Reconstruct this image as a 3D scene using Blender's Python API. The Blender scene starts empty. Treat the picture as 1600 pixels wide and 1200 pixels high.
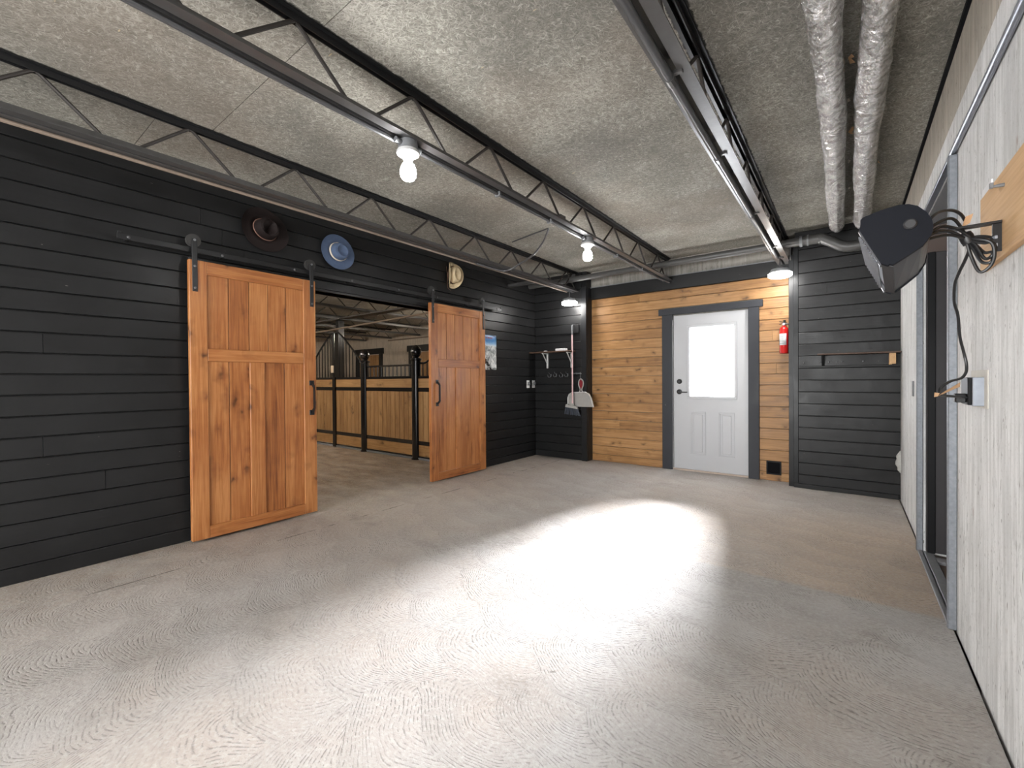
import bpy, math, random
from mathutils import Vector, Matrix
random.seed(7)
R_ = math.radians
SC = bpy.context.scene
COL = SC.collection

# ------------------------------------------------------------------ camera, sky, sun, exposure
CAM_H = 1.2
YAW, PITCH, ROLL, FPX = -.6549, -.0089, -.0074, 683.88
cy_, sy_ = math.cos(YAW), math.sin(YAW)
fw = Vector((sy_, cy_, 0)); rt = Vector((cy_, -sy_, 0)); up = Vector((0, 0, 1))
F_ = fw*math.cos(PITCH)+up*math.sin(PITCH); U_ = -fw*math.sin(PITCH)+up*math.cos(PITCH)
RT = rt*math.cos(ROLL)+U_*math.sin(ROLL); UP = -rt*math.sin(ROLL)+U_*math.cos(ROLL)
cd = bpy.data.cameras.new('camera'); cam = bpy.data.objects.new('camera', cd); COL.objects.link(cam)
cd.sensor_width = 36; cd.sensor_fit = 'HORIZONTAL'; cd.lens = FPX/1600*36; cd.clip_start = .02; cd.clip_end = 100
M3 = Matrix((RT, UP, -F_)).transposed()
cam.matrix_world = Matrix.Translation((0, 0, CAM_H)) @ M3.to_4x4()
SC.camera = cam
SC.view_settings.view_transform = 'Standard'; SC.view_settings.look = 'None'
SC.view_settings.gamma = 1; SC.view_settings.use_curve_mapping = False
SC.view_settings.exposure = 1.15
w = bpy.data.worlds.new('sky'); SC.world = w; w.use_nodes = True
w.node_tree.nodes['Background'].inputs[0].default_value = (.93, .97, 1, 1)
w.node_tree.nodes['Background'].inputs[1].default_value = 3.0
sl = bpy.data.lights.new('sun', 'SUN'); sl.energy = 100; sl.angle = R_(19); sl.color = (1, .98, .96)
so = bpy.data.objects.new('sun', sl); COL.objects.link(so)
so.rotation_euler = Vector((.0, .915, .385)).to_track_quat('Z', 'Y').to_euler()   # shines in through the glazed door
SC.cycles.max_bounces = 10; SC.cycles.diffuse_bounces = 5; SC.cycles.caustics_reflective = False
SC.cycles.sample_clamp_indirect = 4
al = bpy.data.lights.new('rear_fill_light', 'AREA'); al.shape = 'RECTANGLE'; al.size = 3.1; al.size_y = 1.9; al.energy = 115; al.color = (1, .99, .97)
ao = bpy.data.objects.new('rear_fill_light', al); COL.objects.link(ao); ao.location = (-1.8, -3.25, 1.35); ao.rotation_euler = (R_(90), 0, 0)   # added fill light outside an invented opening in the unseen rear wall
ROOM_W = 36.0     # watts of a room bulb

# ------------------------------------------------------------------ setting constants
L, R, Y, Y2, Y3, YB, CZ = -3.954, .408, 5.912, 5.701, 5.763, -3.0, 2.79

# ------------------------------------------------------------------ mesh helpers
def wloc(o):
    v = Vector((0, 0, 0))
    while o is not None: v += o.location; o = o.parent
    return v

class MB:
    def __init__(s): s.v = []; s.f = []
    def add(s, vs, fs):
        n = len(s.v); s.v += [tuple(v) for v in vs]; s.f += [tuple(i+n for i in f) for f in fs]; return s
    def box(s, x0, y0, z0, x1, y1, z1):
        if x0 > x1: x0, x1 = x1, x0
        if y0 > y1: y0, y1 = y1, y0
        if z0 > z1: z0, z1 = z1, z0
        return s.add([(x0,y0,z0),(x1,y0,z0),(x1,y1,z0),(x0,y1,z0),(x0,y0,z1),(x1,y0,z1),(x1,y1,z1),(x0,y1,z1)],
              [(0,3,2,1),(4,5,6,7),(0,1,5,4),(1,2,6,5),(2,3,7,6),(3,0,4,7)])
    def cbox(s, x0, y0, z0, x1, y1, z1, c=.003):
        """box with chamfered edges"""
        if x0 > x1: x0, x1 = x1, x0
        if y0 > y1: y0, y1 = y1, y0
        if z0 > z1: z0, z1 = z1, z0
        X, Yv, Z = (x0, x1), (y0, y1), (z0, z1); sg = (1, -1); vs = []; idx = {}
        for i in (0, 1):
            for j in (0, 1):
                for k in (0, 1):
                    for a in range(3):
                        p = [X[i]+sg[i]*c, Yv[j]+sg[j]*c, Z[k]+sg[k]*c]
                        p[a] = (X[i], Yv[j], Z[k])[a]
                        idx[(i, j, k, a)] = len(vs); vs.append(p)
        fs = []
        I = idx
        for i in (0, 1):
            q = [I[(i,0,0,0)], I[(i,1,0,0)], I[(i,1,1,0)], I[(i,0,1,0)]]; fs.append(q if i else q[::-1])
            q = [I[(0,i,0,1)], I[(1,i,0,1)], I[(1,i,1,1)], I[(0,i,1,1)]]; fs.append(q[::-1] if i else q)
            q = [I[(0,0,i,2)], I[(1,0,i,2)], I[(1,1,i,2)], I[(0,1,i,2)]]; fs.append(q if i else q[::-1])
        for i in (0, 1):
            for j in (0, 1):
                fs.append((I[(i,j,0,0)], I[(i,j,1,0)], I[(i,j,1,1)], I[(i,j,0,1)]))
                fs.append((I[(i,0,j,0)], I[(i,1,j,0)], I[(i,1,j,2)], I[(i,0,j,2)]))
                fs.append((I[(0,i,j,1)], I[(1,i,j,1)], I[(1,i,j,2)], I[(0,i,j,2)]))
                for k in (0, 1): fs.append((I[(i,j,k,0)], I[(i,j,k,1)], I[(i,j,k,2)]))
        return s.add(vs, fs)
    def tube(s, pts, r, n=8, cap=True):
        pts = [Vector(p) for p in pts]; N = len(pts)
        rs = r if isinstance(r, (list, tuple)) else [r]*N
        rings = []; nrm = None
        for i, p in enumerate(pts):
            t = ((pts[min(i+1, N-1)]-pts[max(i-1, 0)])).normalized()
            if nrm is None:
                a = Vector((0, 0, 1)) if abs(t.z) < .9 else Vector((1, 0, 0))
                nrm = t.cross(a).normalized()
            else:
                nrm = (nrm - t*nrm.dot(t)).normalized()
            b = t.cross(nrm)
            rings.append([p+(nrm*math.cos(2*math.pi*k/n)+b*math.sin(2*math.pi*k/n))*rs[i] for k in range(n)])
        vs = [q for rr in rings for q in rr]; fs = []
        for i in range(N-1):
            for k in range(n):
                fs.append((i*n+k, i*n+(k+1) % n, (i+1)*n+(k+1) % n, (i+1)*n+k))
        if cap: fs.append(tuple(range(n))[::-1]); fs.append(tuple((N-1)*n+k for k in range(n)))
        return s.add(vs, fs)
    def lathe(s, prof, o=(0,0,0), ax=(0,0,1), n=20, sx=1, sy=1):
        """profile (r, h) turned about axis ax through o"""
        ax = Vector(ax).normalized(); a = Vector((1, 0, 0)) if abs(ax.x) < .9 else Vector((0, 0, 1))
        u = (a-ax*a.dot(ax)).normalized(); v = ax.cross(u); o = Vector(o); vs = []; fs = []
        for r, h in prof:
            for k in range(n):
                t = 2*math.pi*k/n; vs.append(o+ax*h+u*(r*sx*math.cos(t))+v*(r*sy*math.sin(t)))
        for i in range(len(prof)-1):
            for k in range(n): fs.append((i*n+k, i*n+(k+1) % n, (i+1)*n+(k+1) % n, (i+1)*n+k))
        fs.append(tuple(range(n))[::-1]); fs.append(tuple((len(prof)-1)*n+k for k in range(n)))
        return s.add(vs, fs)
    def prism(s, A, B):
        """joins outline A to outline B (lists of 3D points)"""
        n = len(A)
        return s.add(list(A)+list(B), [tuple(range(n))[::-1], tuple(range(n, 2*n))]+[(i, (i+1) % n, n+(i+1) % n, n+i) for i in range(n)])
    def bar(s, p, q, wd, ht, upv=(0,0,1)):
        p, q = Vector(p), Vector(q); t = (q-p).normalized(); u = t.cross(Vector(upv)).normalized(); v = u.cross(t)
        c = [u*wd/2+v*ht/2, -u*wd/2+v*ht/2, -u*wd/2-v*ht/2, u*wd/2-v*ht/2]
        return s.prism([p+k for k in c], [q+k for k in c])
    def build(s, name, mat, parent=None, smooth=False):
        off = wloc(parent) if parent else Vector((0, 0, 0))
        me = bpy.data.meshes.new(name); me.from_pydata([tuple(Vector(v)-off) for v in s.v], [], s.f)
        import bmesh
        bm = bmesh.new(); bm.from_mesh(me); bmesh.ops.recalc_face_normals(bm, faces=bm.faces); bm.to_mesh(me); bm.free()
        if mat: me.materials.append(mat)
        if smooth:
            me.polygons.foreach_set('use_smooth', [True]*len(me.polygons))
            try: me.set_sharp_from_angle(angle=R_(38))
            except Exception: pass
        o = bpy.data.objects.new(name, me); COL.objects.link(o)
        if parent: o.parent = parent
        return o

def thing(name, label, cat, loc=(0,0,0), group=None, kind=None):
    o = bpy.data.objects.new(name, None); COL.objects.link(o); o.location = loc; o.empty_display_size = .05
    if label: o['label'] = label
    if cat: o['category'] = cat
    if group: o['group'] = group
    if kind: o['kind'] = kind
    return o
def tag(o, label=None, cat=None, group=None, kind=None):
    if label: o['label'] = label
    if cat: o['category'] = cat
    if group: o['group'] = group
    if kind: o['kind'] = kind
    return o
def struct(o): o['kind'] = 'structure'; return o
def dup(o, parent=None):
    c = o.copy(); COL.objects.link(c); c.parent = parent
    for ch in list(o.children): dup(ch, c)
    return c
def arc_pts(f, n): return [f(i/(n-1)) for i in range(n)]
def smooth_path(P, n=6):
    P = [Vector(p) for p in P]; out = []
    for i in range(len(P)-1):
        p0, p1, p2, p3 = P[max(i-1,0)], P[i], P[i+1], P[min(i+2,len(P)-1)]
        for k in range(n):
            t = k/n
            out.append(.5*((2*p1)+(p2-p0)*t+(2*p0-5*p1+4*p2-p3)*t*t+(3*p1-p0-3*p2+p3)*t**3))
    out.append(P[-1]); return out

# ------------------------------------------------------------------ material helpers
class NT:
    def __init__(s, name):
        s.m = bpy.data.materials.new(name); s.m.use_nodes = True; s.t = s.m.node_tree
        s.b = s.t.nodes['Principled BSDF']; s.out = s.t.nodes['Material Output']
    def n(s, typ, **kw):
        nd = s.t.nodes.new(typ)
        for k, v in kw.items():
            if k in nd.inputs and not hasattr(nd, k): s.set(nd.inputs[k], v)
            else:
                try: setattr(nd, k, v)
                except Exception: s.set(nd.inputs[k], v)
        return nd
    def set(s, inp, v):
        if hasattr(v, 'is_output') or isinstance(v, bpy.types.NodeSocket): s.t.links.new(v, inp)
        else:
            if inp.type == 'RGBA' and len(v) == 3: v = (*v, 1)
            inp.default_value = v
    def M(s, op, a, b=None, c=None, clamp=False):
        nd = s.t.nodes.new('ShaderNodeMath'); nd.operation = op; nd.use_clamp = clamp
        for i, v in enumerate((a, b, c)):
            if v is not None: s.set(nd.inputs[i], v)
        return nd.outputs[0]
    def obj(s):
        return s.t.nodes.new('ShaderNodeTexCoord').outputs['Object']
    def mapp(s, vec, scale=(1,1,1), rot=(0,0,0), loc=(0,0,0)):
        nd = s.t.nodes.new('ShaderNodeMapping'); s.set(nd.inputs['Vector'], vec)
        nd.inputs['Scale'].default_value = scale; nd.inputs['Rotation'].default_value = rot; nd.inputs['Location'].default_value = loc
        return nd.outputs[0]
    def noise(s, vec, scale=5, detail=3, rough=.55, dist=0, dim='3D', color=False):
        nd = s.t.nodes.new('ShaderNodeTexNoise'); s.set(nd.inputs['Vector'], vec)
        nd.inputs['Scale'].default_value = scale; nd.inputs['Detail'].default_value = detail
        nd.inputs['Roughness'].default_value = rough; nd.inputs['Distortion'].default_value = dist
        return nd.outputs[1 if color else 0]
    def ramp(s, fac, stops, interp='LINEAR'):
        nd = s.t.nodes.new('ShaderNodeValToRGB'); s.set(nd.inputs[0], fac); cr = nd.color_ramp; cr.interpolation = interp
        while len(cr.elements) < len(stops): cr.elements.new(.5)
        for e, (p, c) in zip(cr.elements, stops):
            e.position = p; e.color = (*c, 1) if isinstance(c, tuple) else (c, c, c, 1)
        return nd.outputs[0]
    def mr(s, v, a, b, c=0, d=1, clamp=True):
        nd = s.t.nodes.new('ShaderNodeMapRange'); nd.clamp = clamp
        for i, x in enumerate((v, a, b, c, d)): s.set(nd.inputs[i], x)
        return nd.outputs[0]
    def mix(s, fac, a, b, mode='MIX'):
        nd = s.t.nodes.new('ShaderNodeMix'); nd.data_type = 'RGBA'; nd.blend_type = mode
        s.set(nd.inputs[0], fac); s.set(nd.inputs[6], a); s.set(nd.inputs[7], b); return nd.outputs[2]
    def bump(s, h, strength=.3, dist=.01, normal=None):
        nd = s.t.nodes.new('ShaderNodeBump'); nd.inputs['Strength'].default_value = strength; nd.inputs['Distance'].default_value = dist
        s.set(nd.inputs['Height'], h)
        if normal is not None: s.set(nd.inputs['Normal'], normal)
        return nd.outputs[0]
    def xyz(s, vec):
        nd = s.t.nodes.new('ShaderNodeSeparateXYZ'); s.set(nd.inputs[0], vec); return nd.outputs
    def comb(s, x, y, z):
        nd = s.t.nodes.new('ShaderNodeCombineXYZ')
        for i, v in enumerate((x, y, z)): s.set(nd.inputs[i], v)
        return nd.outputs[0]
    def rnd(s): return s.t.nodes.new('ShaderNodeObjectInfo').outputs['Random']
    def vadd(s, a, b):
        nd = s.t.nodes.new('ShaderNodeVectorMath'); nd.operation = 'ADD'; s.set(nd.inputs[0], a); s.set(nd.inputs[1], b); return nd.outputs[0]
    def fin(s, color=None, rough=None, metal=None, normal=None, spec=None, **kw):
        b = s.b
        if color is not None: s.set(b.inputs['Base Color'], color)
        if rough is not None: s.set(b.inputs['Roughness'], rough)
        if metal is not None: s.set(b.inputs['Metallic'], metal)
        if spec is not None: s.set(b.inputs['Specular IOR Level'], spec)
        if normal is not None: s.set(b.inputs['Normal'], normal)
        for k, v in kw.items(): s.set(b.inputs[k.replace('_', ' ')], v)
        return s.m

def plain(name, col, rough=.5, metal=0, spec=.5, var=.12, bump=.05, sc=25):
    t = NT(name); o = t.obj(); f = t.noise(o, sc, 4)
    c = t.mix(f, tuple(x*(1-var) for x in col), tuple(min(1, x*(1+var)) for x in col))
    return t.fin(c, rough, metal, t.bump(t.noise(o, sc*4, 3), bump, .002), spec)

def emit(name, col, st):
    t = NT(name); t.set(t.b.inputs['Base Color'], (.8, .8, .8)); t.b.inputs['Emission Color'].default_value = (*col, 1)
    t.b.inputs['Emission Strength'].default_value = st; return t.m

def wood(name, ax, dark, mid, light, rough=.42, knots=True, kdark=None, spec=.4, kscale=(7, 1.6), bumpk=.12):
    """stained pine; ax = axis index of the grain; every board gets its own piece of grain"""
    t = NT(name); o = t.obj(); r = t.rnd()
    off = t.comb(t.M('MULTIPLY', r, 37.), t.M('MULTIPLY', r, 91.), t.M('MULTIPLY', r, 53.))
    p = t.vadd(o, off)
    sc = [28, 28, 28]; sc[ax] = 1.6
    g = t.noise(t.mapp(p, tuple(sc)), 1, 5, .6, 1.2)
    sc2 = [120, 120, 120]; sc2[ax] = 3
    g2 = t.noise(t.mapp(p, tuple(sc2)), 1, 3, .6)
    big = t.noise(p, 2.2, 3, .6)
    v = t.M('ADD', t.M('ADD', t.M('MULTIPLY', g, .50), t.M('MULTIPLY', g2, .33)), t.M('MULTIPLY', big, .27))
    v = t.M('ADD', v, t.mr(r, 0, 1, -.05, .05))
    c = t.ramp(v, [(.36, dark), (.53, mid), (.70, light)])
    if knots:
        ks = [kscale[0]]*3; ks[ax] = kscale[1]*2
        vn = t.t.nodes.new('ShaderNodeTexVoronoi'); t.set(vn.inputs['Vector'], t.vadd(t.mapp(p, tuple(ks)), t.noise(p, 8, 2, color=True)))
        vn.inputs['Scale'].default_value = 1
        d = vn.outputs['Distance']
        sel = t.M('GREATER_THAN', t.xyz(vn.outputs['Color'])[0], .35)
        k = t.M('MULTIPLY', t.mr(d, .04, .17, 1, 0), sel)
        halo = t.M('MULTIPLY', t.mr(d, .1, .42, .5, 0), sel)
        kd = kdark or tuple(x*.3 for x in dark)
        c = t.mix(halo, c, tuple(x*.75 for x in dark)); c = t.mix(t.M('MULTIPLY', k, .8), c, kd)
    n = t.bump(t.M('ADD', g2, g), bumpk, .002)
    return t.fin(c, t.mr(g, .3, .7, rough-.07, rough+.1), 0, n, spec)

M = {}
def black_paint(name, ax, col=(.0118, .0118, .0122), rough=.34):
    t = NT(name); o = t.obj(); r = t.rnd()
    off = t.comb(t.M('MULTIPLY', r, 37.), t.M('MULTIPLY', r, 91.), t.M('MULTIPLY', r, 53.)); p = t.vadd(o, off)
    sc = [60, 60, 60]; sc[ax] = 3
    g = t.noise(t.mapp(p, tuple(sc)), 1, 4, .6)
    v = t.noise(p, 3, 4, .6)
    c = t.mix(v, tuple(x*.7 for x in col), tuple(x*1.5 for x in col))
    sc = [50, 50, 50]; sc[ax] = 22
    chip = t.mr(t.noise(t.mapp(p, tuple(sc)), 1, 2, .5), .755, .785)
    area = t.mr(t.noise(p, 2.5, 2), .5, .62)
    c = t.mix(t.M('MULTIPLY', t.M('MULTIPLY', chip, area), .55), c, (.35, .33, .3))
    n = t.bump(g, .35, .002, t.bump(t.noise(p, 9, 2), .2, .01))
    return t.fin(c, t.mr(v, .3, .7, rough-.06, rough+.12), 0, n, .26)
M['bpY'] = black_paint('black_painted_board_y', 1)
M['bpX'] = black_paint('black_painted_board_x', 0)
M['bpZ'] = black_paint('black_painted_post', 2, (.012, .0125, .0135))
M['csZ'] = black_paint('charcoal_casing_z', 2, (.030, .032, .038), .45)
M['csX'] = black_paint('charcoal_casing_x', 0, (.030, .032, .038), .45)
M['orX'] = wood('stained_pine_wall', 0, (.17, .080, .026), (.345, .175, .062), (.49, .275, .115), kscale=(9, 3.2), rough=.45)
M['orZ'] = wood('stained_pine_door_z', 2, (.15, .046, .014), (.33, .118, .034), (.47, .205, .07), rough=.4, bumpk=.2, kscale=(8, 1.9))
M['orY'] = wood('stained_pine_door_y', 1, (.15, .046, .014), (.33, .118, .034), (.47, .205, .07), rough=.4, bumpk=.2, kscale=(8, 1.9))
M['stZ'] = wood('stall_pine_z', 2, (.20, .10, .038), (.34, .19, .08), (.46, .28, .13), rough=.5)
M['stX'] = wood('stall_pine_x', 0, (.22, .11, .04), (.36, .20, .08), (.48, .29, .13), rough=.5)
M['plyY'] = wood('plywood', 1, (.50, .29, .14), (.62, .39, .20), (.72, .49, .28), rough=.6, knots=False, bumpk=.05)
M['shelfwood'] = wood('brown_shelf_wood', 0, (.045, .025, .016), (.08, .045, .03), (.13, .08, .055), rough=.5, knots=False)
M['steel'] = plain('black_painted_steel', (.045, .043, .042), .42, .3, .5, .3, .15)
M['jst'] = plain('dark_joist_steel', (.085, .083, .082), .34, .35, .6, .35, .2, 14)
M['rod'] = plain('dark_joist_rod', (.035, .03, .027), .5, .2, .5, .3, .2)
M['track'] = plain('black_powder_coated_steel', (.018, .018, .019), .38, .4, .5, .15, .1)
M['gloss'] = plain('glossy_black_steel', (.006, .006, .007), .16, 0, .7, .1, .02)
M['cond'] = plain('grey_painted_conduit', (.11, .11, .115), .35, .5, .5, .15, .1)
M['galv'] = plain('galvanised_steel', (.33, .355, .40), .38, .8, .5, .22, .12, 30)
M['galvd'] = plain('weathered_galvanised_steel', (.23, .245, .27), .5, .55, .5, .35, .25, 60)
M['greysteel'] = plain('dull_grey_steel', (.20, .205, .215), .5, .35, .5, .25, .15)
M['pvc'] = plain('dark_grey_plastic_pipe', (.075, .074, .072), .4, 0, .5, .2, .05)
M['white'] = plain('white_painted_door', (.50, .51, .53), .35, 0, .5, .03, .03, 6)
M['whitep'] = plain('white_plastic', (.72, .72, .71), .35, 0, .5, .05, .02)
M['porc'] = plain('white_porcelain', (.5, .5, .5), .25, 0, .5, .03, .02)
M['red'] = plain('red_enamel', (.62, .016, .014), .28, 0, .6, .08, .02)
M['blackpl'] = plain('black_plastic', (.006, .006, .007), .4, 0, .2, .2, .05)
M['heatblk'] = plain('matt_black_housing', (.004, .005, .009), .55, 0, .15, .15, .05)
M['heatgrey'] = plain('grey_metal_housing', (.055, .055, .06), .35, .5, .5, .12, .05)
M['cord'] = plain('black_rubber_cord', (.012, .012, .013), .4, 0, .5, .1, .05)
M['paper'] = plain('brown_paper', (.55, .34, .19), .8, 0, .2, .1, .1)
M['wpaper'] = plain('white_paper', (.75, .75, .76), .7, 0, .2, .04, .02)
M['lip'] = plain('dark_reddish_handle', (.22, .012, .02), .35, 0, .5, .1, .02)
M['pink'] = plain('pale_red_broom_pole', (.75, .50, .50), .4, 0, .5, .05, .02)
M['dust'] = plain('pale_grey_plastic', (.36, .35, .33), .45, 0, .4, .1, .05)
M['bristle'] = plain('grey_blue_bristle', (.07, .08, .10), .7, 0, .2, .3, .5, 60)
M['sill'] = plain('metal_door_sill', (.45, .36, .30), .45, .3, .5, .2, .1)
M['brownfelt'] = plain('dark_brown_felt', (.008, .0035, .003), .75, 0, .3, .3, .3, 30)
M['browntrim'] = plain('tan_hat_cord', (.22, .12, .09), .7, 0, .3, .15, .1)
M['bluefelt'] = plain('grey_blue_felt', (.075, .105, .175), .85, 0, .2, .2, .3, 40)
M['cream'] = plain('cream_hat_band', (.62, .55, .46), .8, 0, .2, .1, .1)
M['straw'] = plain('straw', (.58, .46, .29), .75, 0, .3, .22, .5, 50)
M['hatdark'] = plain('dark_hat_lining', (.10, .055, .035), .8, 0, .2, .2, .2)
M['foam'] = plain('spray_foam', (.5, .5, .47), .8, 0, .2, .15, .6, 20)
M['tanstrip'] = plain('tan_pipe_and_lit_edge', (.20, .155, .12), .5, 0, .4, .2, .1)
M['dark'] = plain('dark_grey_door_skin', (.032, .029, .031), .5, 0, .4, .2, .1, 8)
M['hole'] = plain('black_rubber_flap', (.003, .003, .004), .7, 0, .1, .1, .1)
M['bulb'] = emit('lit_bulb', (1, 1, 1), 60)
M['lens'] = emit('lit_diffuser', (1, .98, .95), 30)

# concrete floor: broom-swirled fans, tan patch, dirt and stains
def floor_mat():
    t = NT('swirled_concrete'); o = t.obj(); X, Yc, Z = t.xyz(o)
    wn = t.noise(o, 1.6, 2, color=True); wx, wy, wz = t.xyz(wn)
    A = R_(-22); ca, sa = math.cos(A), math.sin(A)
    u = t.M('ADD', t.M('ADD', t.M('MULTIPLY', X, ca), t.M('MULTIPLY', Yc, sa)), t.M('MULTIPLY', t.M('SUBTRACT', wx, .5), .35))
    v = t.M('ADD', t.M('ADD', t.M('MULTIPLY', X, -sa), t.M('MULTIPLY', Yc, ca)), t.M('MULTIPLY', t.M('SUBTRACT', wy, .5), .35))
    h, wd, r = .27, .46, .36
    k0 = t.M('FLOOR', t.M('DIVIDE', t.M('ADD', v, r), h))
    res = None
    cand = []
    for j in range(3):
        k = t.M('SUBTRACT', k0, float(j))
        offx = t.M('MULTIPLY', t.M('FRACT', t.M('MULTIPLY', t.M('SINE', t.M('MULTIPLY', k, 12.9898)), 437.58)), 1.)
        uu = t.M('SUBTRACT', t.M('DIVIDE', u, wd), offx)
        cu = t.M('MULTIPLY', t.M('ADD', t.M('ROUND', uu), offx), wd)
        du = t.M('SUBTRACT', u, cu); dv = t.M('SUBTRACT', v, t.M('MULTIPLY', k, h))
        d = t.M('SQRT', t.M('ADD', t.M('MULTIPLY', du, du), t.M('MULTIPLY', dv, dv)))
        cand.append(d)
    in0 = t.M('LESS_THAN', cand[0], r); in1 = t.M('LESS_THAN', cand[1], r)
    def sel(c, a, b):  # c ? a : b
        return t.M('ADD', t.M('MULTIPLY', c, a), t.M('MULTIPLY', t.M('SUBTRACT', 1., c), b))
    d = sel(in0, cand[0], sel(in1, cand[1], cand[2]))
    fine = t.noise(o, 55, 4, .65); mid = t.noise(o, 9, 4, .6); big = t.noise(o, 1.1, 4, .6); b2 = t.noise(t.mapp(o, loc=(7, 3, 1)), .7, 4, .6)
    dd = t.M('ADD', d, t.M('MULTIPLY', mid, .020))
    ring = t.M('MULTIPLY', t.M('ADD', t.M('SINE', t.M('MULTIPLY', dd, 2*math.pi/.0145)), 1.), .5)
    brk = t.M('MULTIPLY', t.mr(t.noise(o, 34, 3, .65), .44, .58), t.mr(t.noise(o, 3.1, 3), .36, .58, .25, 1))
    ring = t.M('MULTIPLY', t.M('POWER', ring, 3.0), brk)
    lip_ = t.mr(d, r-.035, r, 0, 1)
    base = t.ramp(big, [(.3, (.315, .29, .27)), (.5, (.405, .385, .365)), (.7, (.46, .45, .435))])
    base = t.mix(t.mr(b2, .42, .62, 0, .6), base, (.37, .305, .255))
    base = t.mix(t.mr(X, -2.3, -3.2, 0, .6), base, (.41, .355, .31))
    stain = t.mr(t.noise(t.mapp(o, (1, 1.6, 1), (0, 0, .5)), 2.3, 5, .65, .3), .58, .72, 0, .42)
    base = t.mix(stain, base, (.17, .15, .13))
    # tan tone in the far right bay, with a straight edge at its near side
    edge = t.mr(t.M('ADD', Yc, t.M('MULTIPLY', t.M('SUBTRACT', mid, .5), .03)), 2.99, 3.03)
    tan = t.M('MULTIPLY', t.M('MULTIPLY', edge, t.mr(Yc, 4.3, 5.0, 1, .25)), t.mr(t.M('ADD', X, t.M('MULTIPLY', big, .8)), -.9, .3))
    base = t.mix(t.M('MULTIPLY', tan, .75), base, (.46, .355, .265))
    # brown dirt in the aisle behind the sliding doors
    dirt = t.mr(t.M('ADD', X, t.M('MULTIPLY', t.M('SUBTRACT', mid, .5), 1.6)), -3.3, -4.9)
    dcol = t.ramp(t.noise(t.mapp(o, (1, 2.2, 1), (0, 0, -.4)), 2.4, 5, .65), [(.35, (.13, .08, .045)), (.52, (.26, .18, .115)), (.66, (.38, .30, .22))])
    base = t.mix(t.M('MULTIPLY', dirt, .85), base, dcol)
    # worn joint line along the left wall
    jl = t.M('MULTIPLY', t.mr(t.M('ABSOLUTE', t.M('ADD', X, 3.42)), .004, .010, 1, 0), t.mr(t.noise(o, 4, 3), .48, .56))
    base = t.mix(t.M('MULTIPLY', jl, t.M('GREATER_THAN', X, -3.6)), base, (.10, .08, .06))
    spots = t.mr(t.noise(o, 13, 1.5, .5), .77, .80)
    base = t.mix(t.M('MULTIPLY', spots, .7), base, (.07, .06, .05))
    base = t.mix(t.M('MULTIPLY', t.mr(d, .12, r), .22), base, (.24, .225, .21))  # fan shading painted into the colour, darker towards each rim
    c = t.mix(t.M('MULTIPLY', ring, .6), base, tuple([.13, .12, .11]))
    c = t.mix(t.mr(fine, .45, .75, 0, .4), c, (.56, .55, .53))
    c = t.mix(t.mr(t.noise(o, 140, 2), .60, .75, 0, .35), c, (.14, .13, .12))
    hgt = t.M('ADD', t.M('ADD', t.M('MULTIPLY', ring, -1.), t.M('MULTIPLY', fine, 1.3)), t.M('MULTIPLY', lip_, -.6))
    n = t.bump(hgt, .5, .0028, t.bump(t.M('MINIMUM', d, r), 1., .05))
    return t.fin(c, t.mr(fine, .3, .7, .65, .85), 0, n, .10)
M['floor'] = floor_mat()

def ceil_mat():
    t = NT('strand_board'); o = t.obj(); X, Yc, Z = t.xyz(o); r = t.rnd()
    vals = []
    for i, a in enumerate((.5, -.9, 2.1)):
        p = t.mapp(o, (1, 1, 1), (0, 0, a), (i*3.7, i, 0))
        p = t.vadd(p, t.comb(0., t.M('MULTIPLY', t.noise(o, 14, 2), .10), 0.))
        vals.append(t.noise(t.mapp(p, (30, 150, 1)), 1, 3, .6))
    v = t.M('MAXIMUM', t.M('MAXIMUM', vals[0], vals[1]), vals[2])
    lo = t.M('MINIMUM', t.M('MINIMUM', vals[0], vals[1]), vals[2])
    big = t.noise(o, 1.3, 4, .6); fine = t.noise(o, 75, 3, .7)
    c = t.ramp(t.M('ADD', t.M('MULTIPLY', v, .7), t.M('MULTIPLY', big, .3)), [(.47, (.14, .134, .115)), (.56, (.27, .256, .222)), (.64, (.50, .478, .425))])
    c = t.mix(t.mr(lo, .36, .28, 0, .5), c, (.09, .085, .075))
    c = t.mix(t.mr(fine, .35, .7, 0, .35), c, (.27, .26, .235))
    c = t.mix(t.mr(t.noise(t.mapp(o, loc=(9, 2, 0)), .9, 3), .5, .68, 0, .35), c, (.20, .155, .12))
    flake = t.mr(t.noise(t.mapp(o, (10, 34, 1), (0, 0, .8)), 1, 1, .4), .80, .83)
    c = t.mix(t.M('MULTIPLY', flake, .8), c, (.55, .43, .28))
    # black paint oversprayed on the board each side of the joists
    q = t.M('PINGPONG', t.M('ADD', X, 1.9), .66)      # joists stand 1.32 m apart
    nz = t.M('MULTIPLY', t.M('SUBTRACT', t.noise(o, 22, 4, .7), .5), .035)
    ov = t.mr(t.M('ADD', q, nz), .040, .046, 1, 0)
    c = t.mix(t.M('MULTIPLY', ov, .93), c, (.012, .012, .012))
    n = t.bump(t.M('ADD', v, t.M('MULTIPLY', fine, .6)), .35, .003)
    return t.fin(c, .78, 0, n, .25)
M['osb'] = ceil_mat()

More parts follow.
